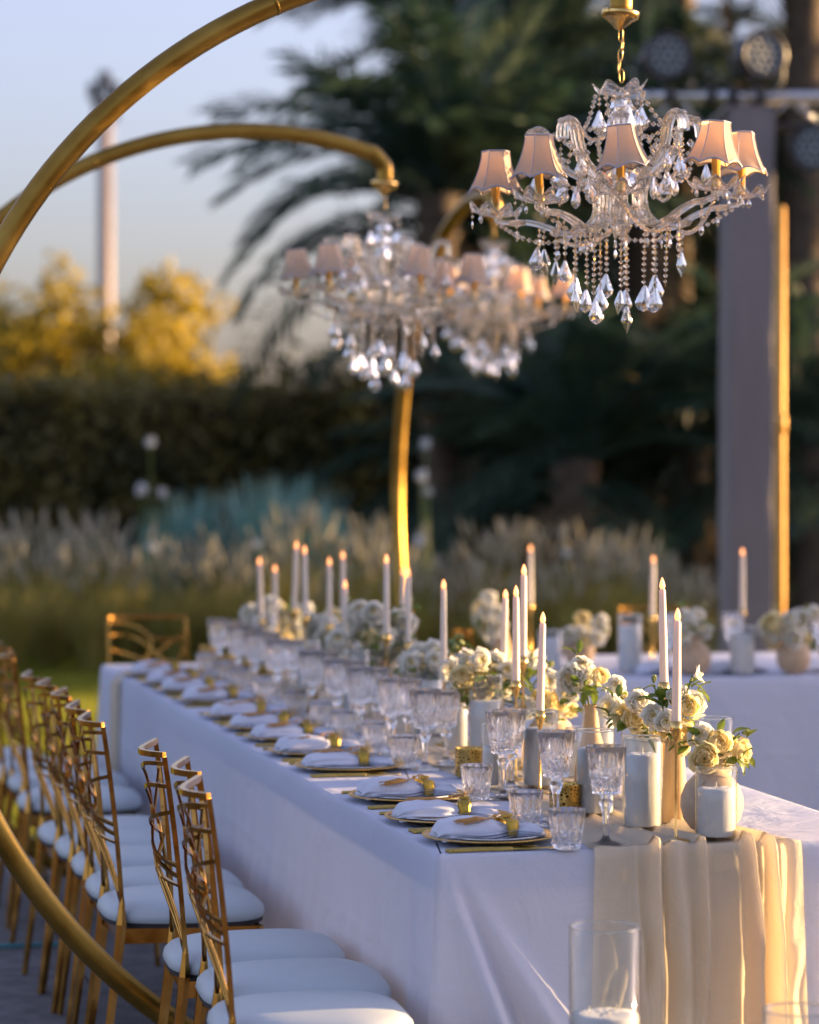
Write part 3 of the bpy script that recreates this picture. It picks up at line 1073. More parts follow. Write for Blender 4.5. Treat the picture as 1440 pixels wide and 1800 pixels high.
# over the edge and down
for q, t in enumerate([0.003, 0.008, 0.015, 0.03, 0.05, 0.07] + [0.07 + 0.62 * i / 30 for i in range(1, 31)]):
    row = []
    a = min(1, t / 0.16)
    for j in range(NU + 1):
        u = j / NU
        fo = fold(u + 0.012 * sin(t * 9 + u * 5) + 0.02 * (u - 0.5) * t, t)
        spread_ = 1.0 + 0.10 * t
        x = (RX0 + RX1) / 2 + (RX0 + (RX1 - RX0) * u - (RX0 + RX1) / 2) * spread_ + (0.012 - 0.05 * t) * (1 - u) * 0.6
        out = 0.012 + max(-0.004, fo * (0.75 + 1.0 * a)) + 0.012 * t / 0.7 + 0.036 * (t / 0.7)
        rnd = 0.0 if t > 0.02 else (1 - t / 0.02) * 0.008
        topz = TZ + 0.008 + max(0.0, fold(u)) * 0.9 * (0.30 if u < 0.25 else 0.65)
        z = topz + (TZ - t - topz) * min(1, t / 0.05) if t < 0.05 else TZ - t
        row.append((x, -(out - rnd), z))
    rows.append(row)
mb = MB()
mb.grid(rows)
link('table_runner', mb.mesh('table_runner', 'runner_linen'), label='beige linen runner along the table with deep folds hanging over the front', cat='table runner')
# narrow strip hanging over the left side at the far end
rows = []
for q in range(26):
    t = q / 25
    row = []
    for j in range(9):
        u = j / 8
        yv = 4.72 + 0.16 * u + 0.01 * sin(t * 6)
        s_ = t * 0.92
        if s_ < 0.3:
            row.append((0.3 - s_, yv, TZ + 0.009))
        else:
            row.append((-0.02 - 0.03 * (s_ - 0.3) - 0.008 * sin(u * 9), yv, TZ - (s_ - 0.3) + 0.005))
    rows.append(row)
mb = MB()
mb.grid(rows)
link('table_runner', mb.mesh('table_runner', 'runner_linen'), label='narrow beige strip hanging over the left side at the far end', cat='table runner')

# ------------------------------------------------------------------ chairs


def chair_meshes():
    M = {}

    def S(u, v):
        bow = [(0, 0), (0.08, -0.022), (0.2, -0.040), (0.34, -0.043), (0.55, -0.030), (0.8, -0.008), (1, 0.009)]
        for (a, p), (b, q) in zip(bow, bow[1:]):
            if u <= b:
                bo = p + (q - p) * (u - a) / (b - a)
                break
        k = min(1, max(0, v / 0.45))
        return Vector((-0.18 - 0.025 * v - 0.02 * v * v + bo * k, -0.155 + 0.31 * u, 0.47 + 0.43 * v))
    # seat cushion
    mb = MB()
    rows = []
    N = 40
    shape = []
    for i in range(N):
        a = 2 * pi * i / N
        c, s_ = cos(a), sin(a)
        e = 0.62
        x = 0.2 * (abs(c) ** e) * (1 if c >= 0 else -1)
        hwid = 0.20 + 0.10 * x
        y = hwid * (abs(s_) ** e) * (1 if s_ >= 0 else -1)
        shape.append((x - 0.012, y))
    for sc, z in ((0.0, 0.4755), (0.35, 0.4745), (0.6, 0.472), (0.8, 0.467), (0.92, 0.459), (0.985, 0.446), (1.0, 0.432), (0.975, 0.423)):
        rows.append([(x * sc - 0.012 * (1 - sc), y * sc, z) for x, y in shape])
    mb.grid(rows, cu=True)
    M['seat'] = mb.mesh('seat', 'vinyl_white')
    mb = MB()
    rows = []
    for sc, z in ((0.97, 0.4235), (0.97, 0.412), (0.0, 0.412)):
        rows.append([(x * sc, y * sc, z) for x, y in shape])
    mb.grid(rows, cu=True, smooth=False)
    M['seat_board'] = mb.mesh('seat_board', 'seat_base')
    mb = MB()
    fr = [(-0.175, -0.15), (0.15, -0.185), (0.15, 0.185), (-0.175, 0.15)]
    for a, b in zip(fr, fr[1:] + fr[:1]):
        mb.tube([(a[0], a[1], 0.392), (b[0], b[1], 0.392)], 0.012, 4, flat=(0.011, 0.026), smooth=False)
    M['seat_frame'] = mb.mesh('seat_frame', 'chair_gold')
    # legs
    for nm, bx, by, rear in (('rn', -0.18, -0.155, 1), ('rf', -0.18, 0.155, 1), ('fn', 0.15, -0.185, 0), ('ff', 0.15, 0.185, 0)):
        mb = MB()
        if rear:
            mb.tube([(bx, by, 0.49), (bx, by, 0.47), (bx - 0.002, by, 0.42), (bx - 0.008, by, 0.36), (bx - 0.055, by * 1.03, 0.0)], [0.005, 0.008, 0.0135, 0.0135, 0.0095], 6, smooth=False)
        else:
            mb.tube([(bx, by, 0.41), (bx + 0.005, by, 0.36), (bx + 0.025, by * 1.03, 0.0)], [0.012, 0.013, 0.009], 6, smooth=False)
        M['leg_' + nm] = mb.mesh('leg', 'chair_gold')
    # posts
    for u in (0, 1):
        mb = MB()
        mb.tube([S(u, q / 8) for q in range(9)], 0.0078, 4, flat=(0.0074, 0.0074), smooth=False)
        M['post%d' % u] = mb.mesh('back_post', 'chair_gold')
    mb = MB()
    mb.tube([S(q / 24, 1.0) + Vector((0, 0, 0.004)) for q in range(25)], 0.008, 4, flat=(0.0080, 0.0088), smooth=False)
    M['top_rail'] = mb.mesh('top_rail', 'chair_gold')
    curves = [[(0, .965), (.2, .955), (.4, .91), (.53, .83), (.56, .74), (.46, .61), (.22, .50), (0, .445)],
              [(0, .85), (.2, .845), (.38, .81), (.52, .74), (.66, .645), (.84, .535)],
              [(0, .72), (.22, .675), (.5, .605), (.84, .535)],
              [(1, .93), (.96, .80), (.92, .66), (.84, .535), (.66, .465), (.4, .41), (.16, .37), (0, .345)],
              [(.96, .86), (.70, .72), (.40, .56), (.12, .43), (0, .39)],
              [(1, .74), (.92, .66)],
              [(.53, .83), (.72, .80), (.96, .80)]]
    M['curves'] = []
    for cu in curves:
        pts = bez([(u, v, 0) for u, v in cu], 24)
        mb = MB()
        mb.tube([S(min(1, max(0, p.x)), p.y) for p in pts], 0.006, 4, flat=(0.0038, 0.0064), smooth=False)
        M['curves'].append(mb.mesh('back_bar', 'chair_gold'))
    for (u0, v0), (u1, v1) in (((0.02, 0.0), (.22, .425)), ((0.98, 0.0), (.72, .615)), ((0.04, 0.0), (.42, .48))):
        mb = MB()
        mb.tube([S(u0 + (u1 - u0) * q / 6, v0 + (v1 - v0) * q / 6) for q in range(7)], 0.005, 6)
        M['curves'].append(mb.mesh('back_rod', 'chair_gold'))
    return M


CM = chair_meshes()


def chair(label, x, y, rz, group, z=0.0):
    t = thing('chair', label, 'chair', (x, y, z), rz, group)
    link('seat', CM['seat'], t)
    link('seat_board', CM['seat_board'], t)
    link('seat_frame', CM['seat_frame'], t)
    for nm in ('rn', 'rf', 'fn', 'ff'):
        link('leg', CM['leg_' + nm], t)
    link('back_post', CM['post0'], t)
    link('back_post', CM['post1'], t)
    link('top_rail', CM['top_rail'], t)
    for me in CM['curves']:
        link('back_rod' if me.name.startswith('back_rod') else 'back_bar', me, t)


cy_near = [-0.19, 0.185, 0.58, 1.318, 1.656, 2.07, 2.42, 2.73, 3.55, 4.06, 4.42]
cx_ = [-0.258, -0.220, -0.232, -0.285, -0.275, -0.265, -0.27, -0.285, -0.27, -0.25, -0.275]
for k, (a, xx) in enumerate(zip(cy_near, cx_)):
    grp = '' if k < 3 else ' beyond the hoop'
    chair('gold lattice back chair, %s in the left row%s' % (ORD[k], grp), xx, a + 0.155, (-0.07, -0.045, -0.055)[k] if k < 3 else random.uniform(-0.07, 0.05), 'chairs along the left side')
chair('gold chair at the far left end of the row on the lawn edge', -0.44, 4.99, -0.05, 'chairs along the left side')
chair('gold chair at the head of the table by the far left corner', 0.24, 5.60, -pi / 2, 'chairs at the table ends')
chair('gold chair tucked in at the left end of the second table', 1.49, 4.80, 0.0, 'chairs round the second table')
chair('gold chair behind the second table between its clay vases', 2.42, 5.80, -pi / 2, 'chairs round the second table')

# ------------------------------------------------------------------ tableware meshes


def facets(mb, rad, z0, z1, n, rows, depth, flute):
    """a crystal wall: long flutes above, diamond points below, every facet flat"""
    R = []
    zs = [z0 + (z1 - z0) * q / (rows * 2) for q in range(rows * 2 + 1)]
    for i, z in enumerate(zs):
        lower = z < z0 + (z1 - z0) * 0.52
        row = []
        for j in range(n):
            a = 2 * pi * j / n
            if lower:
                k = 1 + depth * (1 if (i + j) % 2 else -0.6)
            else:
                k = 1 + flute * (1 if j % 2 else -1)
            row.append((rad(z) * k * cos(a), rad(z) * k * sin(a), z))
        R.append(row)
    nn = n
    vs = [p for r in R for p in r]
    fs = []
    for i in range(len(R) - 1):
        lower = zs[i + 1] < z0 + (z1 - z0) * 0.56
        for j in range(nn):
            a, b, c, d = i * nn + j, i * nn + (j + 1) % nn, (i + 1) * nn + (j + 1) % nn, (i + 1) * nn + j
            if not lower:
                fs.append((a, b, c, d))
            elif (i + j) % 2:
                fs += [(a, b, d), (b, c, d)]
            else:
                fs += [(a, b, c), (a, c, d)]
    mb.add(vs, fs, 0, False)
    return R[0], R[-1]


def tumbler_mesh():
    mb = MB()
    H = 0.082
    lo, hi = facets(mb, lambda z: 0.027 + 0.0112 * (z / H) ** 1.1, 0.004, H - 0.002, 26, 4, 0.075, 0.03)
    mb.lathe([(0.0, 0.001), (0.022, 0.0), (0.026, 0.002), (0.027, 0.004)], 32, smooth=False)
    mb.lathe([(0.0380, H - 0.002), (0.0383, H), (0.0368, H), (0.0350, H * 0.8), (0.0315, H * 0.5), (0.0275, H * 0.22), (0.022, H * 0.16), (0.0, H * 0.15)], 32)
    return mb.mesh('tumbler', 'cut_glass')


def goblet_mesh(H=0.205, R=0.041):
    mb = MB()
    zb = H * 0.52
    mb.lathe([(0.0, 0.0), (R * 0.86, 0.0), (R * 0.88, 0.002), (R * 0.6, 0.006), (0.012, 0.011), (0.0068, 0.02)], 36)
    mb.lathe([(0.0068, 0.02), (0.0062, 0.045), (0.0085, 0.07), (0.0135, zb - 0.024), (0.0155, zb - 0.017), (0.010, zb - 0.010), (0.012, zb - 0.004), (R * 0.60, zb - 0.001), (R * 0.64, zb)], 12, smooth=False)
    facets(mb, lambda z: R * (0.64 + 0.36 * max(0, (z - zb) / (H - zb)) ** 0.9), zb, H - 0.002, 24, 5, 0.085, 0.032)
    mb.lathe([(R * 0.995, H - 0.002), (R, H), (R * 0.965, H), (R * 0.86, zb + (H - zb) * 0.6), (R * 0.70, zb + (H - zb) * 0.2), (R * 0.55, zb + 0.012), (0.0, zb + 0.009)], 32)
    return mb.mesh('goblet', 'cut_glass')


GOB = goblet_mesh()
GOB2 = goblet_mesh(0.19, 0.038)
TUM = tumbler_mesh()

mb = MB()
R = 0.137
prof = [(0.0, 0.004), (0.06, 0.003), (0.085, 0.0), (0.09, 0.0), (0.105, 0.008), (R - 0.006, 0.0125), (R, 0.0135), (R, 0.0155), (R - 0.006, 0.0150), (0.105, 0.0115), (0.088, 0.006), (0.0, 0.006)]
mb.lathe(prof, 64)
for q in range(110):
    a = 2 * pi * q / 110
    mb.lathe([(0.0, -0.0026), (0.0026, -0.0008), (0.0026, 0.0008), (0.0, 0.0026)], 5, off=(R * cos(a), R * sin(a), 0.0145))
CHARGER = mb.mesh('charger', 'bright_gold')
mb = MB()
mb.lathe([(0.0, 0.0), (0.06, 0.0), (0.065, 0.002), (0.112, 0.009), (0.113, 0.0105), (0.11, 0.0115), (0.066, 0.005), (0.0, 0.004)], 56)
PLATE = mb.mesh('plate', 'porcelain')


def napkin_mesh(seed):
    """a napkin gathered in a ring: fanned folds at the diner's end, a short tail at the other"""
    g = random.Random(seed)
    mb = MB()
    ph = g.uniform(0, 6)
    NX, NA = 44, 40
    rows = []
    for i in range(NX + 1):
        t = i / NX
        x = -0.122 + 0.222 * t
        pin = gauss(t, 0.70, 0.12)
        wid = (0.049 - 0.010 * t) * (1 - 0.5 * pin) * (0.72 + 0.28 * min(1, t * 9))
        hei = (0.018 + 0.008 * sin(pi * min(1, t / 0.72)) - 0.003 * t) * (1 - 0.12 * pin)
        if t < 0.06:
            hei *= 0.55 + 0.45 * t / 0.06
        if t > 0.96:
            hei *= 0.92
        row = []
        for j in range(NA):
            a = 2 * pi * j / NA
            pl = 1 + 0.11 * sin(7 * a + ph + 3 * t) * (0.4 + pin) + 0.04 * sin(11 * a + 2 * ph)
            yy = cos(a) * wid * pl
            zz = sin(a) * hei * pl
            zz = max(zz, -hei * 0.8)
            row.append((x + 0.004 * sin(3 * a), yy, zz + hei * 0.82))
        rows.append(row)
    mb.grid(rows, cu=True)
    o = len(mb.v)
    # ends
    for rw, sgn in ((rows[0], 1), (rows[-1], -1)):
        c = Vector((0, 0, 0))
        for p in rw:
            c += Vector(p)
        c /= len(rw)
        o = len(mb.v)
        vs = [tuple(c + Vector((0.012 * sgn, 0, 0)))] + [tuple(p) for p in rw]
        mb.add(vs, [(0, 1 + j, 1 + (j + 1) % NA) if sgn < 0 else (0, 1 + (j + 1) % NA, 1 + j) for j in range(NA)])
    # fanned under-layers
    for q in range(3):
        rows = []
        for i in range(21):
            t = i / 20
            x = -0.118 + 0.018 * q + (0.225 - 0.02 * q) * t
            pin = gauss(t, 0.70, 0.16)
            wid = (0.080 - 0.009 * q) * (1 - 0.45 * pin)
            z = 0.0035 + 0.0045 * q
            rows.append([(x, wid * (j / 8 * 2 - 1), z + 0.0018 * sin(j * 1.1 + 9 * t + q) + 0.004 * (abs(j / 4 - 1) ** 3) * (0.3 + t)) for j in range(9)])
        mb.grid(rows)
    return mb.mesh('napkin', 'napkin_linen')


NAPS = [napkin_mesh(i) for i in range(4)]
# napkin ring: a band round the napkin whose width swells and pinches
mb = MB()
rows = []
for i in range(33):
    a = 2 * pi * i / 32
    wdt = 0.0125 + 0.0036 * abs(sin(a)) ** 0.8 - 0.004 * (sin(a) > 0.93)
    ry, rz = 0.0315, 0.0225
    cq = math.copysign(abs(cos(a)) ** 0.6, cos(a))
    sq = math.copysign(abs(sin(a)) ** 0.6, sin(a))
    rows.append([(-wdt, ry * cq, rz * sq), (-wdt * 0.5, ry * 1.03 * cq, rz * 1.04 * sq), (wdt * 0.5, ry * 1.03 * cq, rz * 1.04 * sq), (wdt, ry * cq, rz * sq),
                 (wdt * 0.5, ry * 0.95 * cq, rz * 0.95 * sq), (-wdt * 0.5, ry * 0.95 * cq, rz * 0.95 * sq)])
mb.grid(rows, cu=True)
mb.bevbox((0, 0, 0.0275), (0.022, 0.016, 0.005), 0.001)
NRING = mb.mesh('napkin_ring', 'olive_gold')


def tassel_mesh(seed):
    g = random.Random(seed)
    mb = MB()
    mb.tube(bez([(0, 0, 0.031), (-0.012, -0.004, 0.034), (-0.03, -0.012, 0.029), (-0.048, -0.018, 0.024)], 12), 0.0016, 6)
    mb.lathe([(0, -0.004), (0.004, -0.002), (0.004, 0.003), (0, 0.005)], 8, off=(-0.03, -0.012, 0.029))
    for q in range(26):
        e = Vector((-0.105 + g.uniform(-0.02, 0.012), -0.022 + g.uniform(-0.026, 0.02), 0.021 + g.uniform(-0.006, 0.004)))
        m_ = Vector((-0.07, e.y * 0.8 - 0.004, 0.026 + g.uniform(-0.002, 0.003)))
        mb.tube([(-0.046, -0.018, 0.025), m_, e], 0.0013, 4)
    return mb.mesh('tassel', 'tassel_thread')


TAS = [tassel_mesh(i) for i in range(3)]


def cutlery(kind):
    mb = MB()
    mb.tube(bez([(-0.105, 0, 0.003), (-0.05, 0, 0.0042), (0.01, 0, 0.004), (0.03, 0, 0.004)], 9), 0.004, 6, flat=(0.0055, 0.0035))
    if kind == 'knife':
        mb.tube([(0.03, 0, 0.004), (0.06, 0.001, 0.004), (0.10, 0.002, 0.004), (0.118, 0.0, 0.004)], 0.004, 6, flat=(0.0085, 0.0014))
    elif kind == 'spoon':
        rows = []
        for i in range(9):
            t = i / 8
            wd = 0.016 * sin(pi * (0.12 + 0.86 * t)) ** 0.7
            rows.append([(0.03 + 0.06 * t, wd * (j / 3 - 1), 0.0065 - 0.0045 * (1 - (j / 3 - 1) ** 2) * sin(pi * t)) for j in range(7)])
        mb.grid(rows)
    else:
        mb.tube([(0.03, 0, 0.004), (0.05, 0, 0.004), (0.06, 0, 0.0038)], 0.004, 6, flat=(0.009, 0.002))
        for q in (-1.5, -0.5, 0.5, 1.5):
            mb.tube([(0.06, q * 0.0048, 0.0038), (0.085, q * 0.005, 0.005), (0.105, q * 0.005, 0.0055)], [0.0018, 0.0016, 0.001], 5)
    return mb.mesh(kind, 'cutlery_gold')


KN, SP, FK = cutlery('knife'), cutlery('spoon'), cutlery('fork')
CT = TZ + 0.0045                # top of the cloth
RT_Z = TZ + 0.010               # top of the runner
PY = [0.165, 0.49, 0.895, 1.55, 1.93, 2.33, 2.64, 3.02, 3.58, 3.99, 4.32, 4.72]
TUMPOS = {0: (0.270, 0.005), 1: (0.273, 0.325), 2: (0.302, 0.853), 3: (0.298, 1.572), 4: (0.308, 1.958)}
GOBPOS = {0: [(0.365, 0.043)], 1: [(0.352, 0.365), (0.372, 0.43)], 2: [(0.368, 0.86), (0.425, 1.0)], 3: [(0.335, 1.50), (0.405, 1.56)]}
for k, p in enumerate(PY):
    o = ORD[k]
    at = 'at the %s place along the left side' % o
    jx = random.uniform(-0.008, 0.008)
    rz = random.uniform(-0.08, 0.08)
    link('charger_plate', CHARGER, None, (0.150 + jx, p, CT), (0, 0, rz), 1, 'gold beaded charger plate ' + at, 'charger plate', 'gold charger plates')
    link('dinner_plate', PLATE, None, (0.155 + jx, p, CT + 0.0062), (0, 0, rz), 1, 'white dinner plate on the gold charger ' + at, 'plate', 'white dinner plates')
    nz = CT + 0.0075
    rn = random.uniform(-0.13, 0.13)
    link('napkin', NAPS[k % 4], None, (0.150 + jx, p - 0.012, nz), (0, 0, rn), (1, random.uniform(0.92, 1.08), random.uniform(0.9, 1.12)), 'folded white napkin on the plate ' + at, 'napkin', 'folded white napkins')
    nr = link('napkin_ring', NRING, None, (0.150 + jx + 0.0335 * cos(rn), p - 0.012 + 0.0335 * sin(rn), nz + 0.0185), (0, 0, rn + random.uniform(-0.22, 0.22)), 1, 'olive gold napkin ring with amber tassel ' + at, 'napkin ring', 'gold napkin rings')
    link('tassel', TAS[k % 3], nr, (0, 0.0, 0.0), (0, 0, random.uniform(-0.25, 0.2)))
    link('knife', KN, None, (0.128, p - 0.157, CT), (0, 0, random.uniform(-0.03, 0.03)), 1, 'gold knife before the plate ' + at, 'knife', 'gold knives')
    link('spoon', SP, None, (0.126, p - 0.138 - 0.004, CT), (0, 0, random.uniform(-0.03, 0.03)), 1, 'gold spoon next to the knife ' + at, 'spoon', 'gold spoons')
    link('fork', FK, None, (0.128, p + 0.150, CT), (0, 0, random.uniform(-0.03, 0.03)), 1, 'gold fork beyond the plate ' + at, 'fork', 'gold forks')
    tp = TUMPOS.get(k, (0.295, p - 0.02))
    link('tumbler', TUM, None, (tp[0], tp[1], CT), (0, 0, random.uniform(0, 6)), 1, 'short cut crystal tumbler ' + at, 'tumbler', 'cut crystal tumblers')
    for q, gp_ in enumerate(GOBPOS.get(k, [(0.335, p - 0.05), (0.40, p + 0.03)])):
        link('goblet', GOB if q == 0 else GOB2, None, (gp_[0], gp_[1], CT if gp_[0] < 0.37 else RT_Z), (0, 0, random.uniform(0, 6)), 1,
             ('tall cut crystal goblet ' if q == 0 else 'second, smaller cut crystal goblet ') + at, 'goblet', 'cut crystal goblets')
# glasses set along the right side of the far half of the table
for k, yv in enumerate((2.35, 2.7, 3.1, 3.55, 3.95, 4.3, 4.7, 5.05)):
    link('goblet', GOB, None, (0.70 + 0.02 * (k % 2), yv, CT), (0, 0, k), 1, 'cut crystal goblet on the right half of the far table, %s of its row' % ORD[k], 'goblet', 'cut crystal goblets on the right side')
    link('tumbler', TUM, None, (0.78, yv + 0.08, CT), (0, 0, k), 1, 'cut crystal tumbler on the right half of the far table, %s of its row' % ORD[k], 'tumbler', 'cut crystal tumblers on the right side')

# gold pierced votive cups
mb = MB()
mb.lathe([(0.0, 0.0), (0.035, 0.0), (0.0365, 0.002), (0.0365, 0.066), (0.038, 0.068), (0.036, 0.070), (0.034, 0.068), (0.034, 0.005), (0.0, 0.005)], 36)
VOT = mb.mesh('votive', 'votive_lace')
for x, y, lab in ((0.413, 0.50, 'gold pierced votive cup behind the near tumbler'), (0.40, 1.30, 'gold pierced votive cup beside the tall sand candle, middle of the near table'), (0.345, 3.10, 'gold pierced votive cup in the middle of the blurred glasses'),
                  (0.40, 4.10, 'gold pierced votive cup, nearest of the far four'), (0.365, 4.34, 'gold pierced votive cup, second of the far four'), (0.36, 4.66, 'gold pierced votive cup, third of the far four'), (0.385, 5.18, 'gold pierced votive cup at the far end of the table')):
    link('votive_cup', VOT, None, (x, y, RT_Z), (0, 0, x * 9), 1, lab, 'candle holder', 'gold pierced votive cups')

# glass cylinders filled with white sand wax
_cyl = {}


def cylinder(label, x, y, h, r, fill, z=RT_Z, wicks=1, group='glass cylinders of white sand wax'):
    key = (round(h, 3), round(r, 3), round(fill, 3), wicks)
    if key not in _cyl:
        mb = MB()
        mb.lathe([(0.0, 0.001), (r - 0.002, 0.0), (r, 0.003), (r, h - 0.001), (r - 0.001, h), (r - 0.0022, h - 0.001), (r - 0.0022, 0.006), (0.0, 0.006)], 48)
        mb.tube([((r - 0.001) * cos(2 * pi * q / 40), (r - 0.001) * sin(2 * pi * q / 40), h) for q in range(40)], 0.0021, 6, mi=1, closed=True)
        gm = mb.mesh('glass_cylinder', 'thin_glass', 'rim_glass')
        mb = MB()
        rows = []
        g = random.Random(int(h * 1e4))
        prof = [(r - 0.004, 0.0075), (r - 0.0034, 0.012), (r - 0.0034, fill - 0.003), (r - 0.0045, fill), (r * 0.7, fill + 0.002), (r * 0.35, fill + 0.001), (0.0005, fill + 0.0005)]
        mb.lathe(prof, 40, mod=lambda rr, zz, a, k: rr, smooth=True)
        mb.v = [(a_, b_, c_ + (g.uniform(-0.0012, 0.0012) if c_ > fill - 0.004 else 0)) for a_, b_, c_ in mb.v]
        sm = mb.mesh('wax_fill', 'white_sand')
        mb = MB()
        for q in range(wicks):
            a = 2 * pi * q / wicks + 0.5
            rr = 0 if wicks == 1 else r * 0.45
            mb.tube([(rr * cos(a), rr * sin(a), fill - 0.002), (rr * cos(a) + 0.001, rr * sin(a), fill + 0.014)], 0.0011, 5)
        wm = mb.mesh('wick', 'petal_white')
        _cyl[key] = (gm, sm, wm)
    gm, sm, wm = _cyl[key]
    o = link('glass_cylinder', gm, None, (x, y, z), (0, 0, 0), 1, label, 'candle holder', group)
    link('wax_fill', sm, o)
    link('wick', wm, o)


cylinder('short glass cylinder of white sand wax at the front right corner', 0.606, 0.052, 0.150, 0.0435, 0.104)
cylinder('tall glass cylinder of white sand wax behind the front goblet', 0.507, 0.240, 0.195, 0.0415, 0.158)
cylinder('tall glass cylinder of white sand wax behind the gold votive cup', 0.478, 0.490, 0.187, 0.0425, 0.146)
cylinder('wide glass cylinder of white sand wax under the middle roses', 0.655, 0.700, 0.200, 0.049, 0.142)
cylinder('glass cylinder of white sand wax left of the tan bottle vase', 0.72, 1.26, 0.215, 0.041, 0.145)
cylinder('tall glass cylinder of white sand wax, left of the sunlit rose cluster', 0.488, 1.47, 0.236, 0.044, 0.168)
cylinder('glass cylinder of white sand wax right behind the pair of goblets', 0.505, 1.03, 0.182, 0.043, 0.140)
cylinder('small glass cylinder of white sand wax left of the pair of goblets', 0.385, 1.04, 0.152, 0.022, 0.098)
cylinder('glass cylinder of white sand wax left of the tall one', 0.505, 1.84, 0.165, 0.030, 0.128)
cylinder('tall glass cylinder of white sand wax in the blurred middle of the table', 0.545, 2.32, 0.22, 0.042, 0.155)
cylinder('glass cylinder of white sand wax behind the ball vase', 0.80, 0.62, 0.195, 0.043, 0.110)
cylinder('small glass cylinder of white sand wax below the sunlit roses', 0.66, 1.22, 0.12, 0.035, 0.09)
for k, (x, y, h) in enumerate(((0.47, 2.95, 0.2), (0.60, 3.35, 0.24), (0.50, 3.85, 0.17), (0.46, 4.45, 0.22), (0.55, 5.0, 0.2))):
    cylinder('glass cylinder of white sand wax in the far half of the table, %s one' % ORD[k], x, y, h, 0.042, h * 0.7)
cylinder('glass cylinder of white sand wax on the second table, left one', 1.822, 4.478, 0.21, 0.044, 0.172, CT)
cylinder('glass cylinder of white sand wax on the second table, right one', 2.192, 4.30, 0.175, 0.046, 0.145, CT)
cylinder('low glass cylinder of white sand wax at the left of the second table', 1.56, 4.62, 0.15, 0.045, 0.12, CT)
cylinder('tall clear glass hurricane with a white three wick candle on the ground before the table', 0.190, -0.52, 0.683, 0.0665, 0.52, 0.001, 3, 'glass hurricanes on the ground')
cylinder('shorter clear glass hurricane on the ground at the bottom right corner', 0.425, -0.90, 0.59, 0.062, 0.40, 0.001, 3, 'glass hurricanes on the ground')

# taper candles in slim gold holders
_cs = {}


def candlestick(where, x, y, hcup, hc=0.233, z=RT_Z, lean=(0, 0), grp='gold candlesticks with tapers'):
    key = round(hcup, 3)
    if key not in _cs:
        mb = MB()
        mb.lathe([(0.0, 0.0), (0.029, 0.0), (0.030, 0.0015), (0.027, 0.0035), (0.006, 0.005), (0.0026, 0.012), (0.0026, hcup - 0.045), (0.0055, hcup - 0.040), (0.0115, hcup - 0.022), (0.0122, hcup - 0.018), (0.0122, hcup), (0.0105, hcup), (0.0105, hcup - 0.018), (0, hcup - 0.02)], 20)
        _cs[key] = mb.mesh('candlestick', 'bright_gold')
    link('candlestick', _cs[key], None, (x, y, z), (0, 0, 0), 1, 'slim gold candlestick ' + where, 'candlestick', grp)
    if 'c' not in _cs:
        mb = MB()
        mb.lathe([(0.0, -0.017), (0.0098, -0.017), (0.0098, 0.0), (0.0090, 0.10), (0.0074, 0.206), (0.0064, 0.2105), (0.0035, 0.2125)], 16)
        _cs['c'] = mb.mesh('taper_candle', 'candle_wax')
        mb = MB()
        mb.lathe([(0.0036, 0.211), (0.0062, 0.216), (0.0064, 0.221), (0.0045, 0.229), (0.0018, 0.236), (0.0, 0.239)], 12)
        _cs['f'] = mb.mesh('flame_tip', 'flame_tip')
    s_ = hc / 0.239
    c = link('taper_candle', _cs['c'], None, (x, y, z + hcup), (lean[0], lean[1], 0), (1, 1, s_), 'ivory electric taper candle ' + where, 'candle', grp.replace('gold candlesticks with ', 'ivory '))
    link('flame_tip', _cs['f'], c)


candlestick('in front of the ball vase', 0.513, 0.035, 0.248, 0.233, lean=(0, 0.012))
candlestick('behind the near rose cluster, the tallest there', 0.640, 0.50, 0.29, 0.233, lean=(0, -0.02))
candlestick('right of the pair of crystal goblets', 0.475, 0.926, 0.193, 0.233, lean=(0, 0.03))
candlestick('before the sunlit rose cluster, middle one', 0.488, 1.188, 0.243, 0.233)
candlestick('before the sunlit rose cluster, tallest one', 0.572, 1.427, 0.285, 0.233, lean=(0, 0.01))
candlestick('sunk in the sunlit rose cluster, left one', 0.605, 1.74, 0.24, 0.20, lean=(0, 0.03))
candlestick('left of the sunlit rose cluster', 0.519, 2.047, 0.222, 0.232)
candlestick('in the middle of the blurred white roses', 0.657, 3.055, 0.215, 0.23)
candlestick('left of the gold hoop pole', 0.494, 2.64, 0.27, 0.233)
candlestick('right of the gold hoop pole, among far blooms', 0.86, 4.0, 0.18, 0.23)
candlestick('the short one in the blurred middle of the row', 0.484, 3.176, 0.172, 0.233)
candlestick('left one of a pair behind the short candle', 0.60, 3.98, 0.22, 0.225)
candlestick('right one of a pair behind the short candle', 0.655, 4.02, 0.24, 0.225)
candlestick('right one of the far pair', 0.513, 3.96, 0.252, 0.235, lean=(0, -0.01))
candlestick('left one of the far pair, leaning slightly', 0.55, 4.35, 0.255, 0.235, lean=(0, 0.04))
candlestick('at the far left end of the candle row', 0.50, 4.72, 0.20, 0.22, lean=(0, -0.03))
candlestick('second from the far left end of the candle row', 0.538, 4.65, 0.175, 0.22)
candlestick('at the left of the second table', 1.676, 5.30, 0.215, 0.23, CT, grp='gold candlesticks with tapers')
candlestick('in the middle of the second table', 2.078, 5.0, 0.18, 0.23, CT, lean=(0, 0.02), grp='gold candlesticks with tapers')
candlestick('at the right of the second table before the grey column', 2.347, 4.73, 0.212, 0.233, CT, grp='gold candlesticks with tapers')

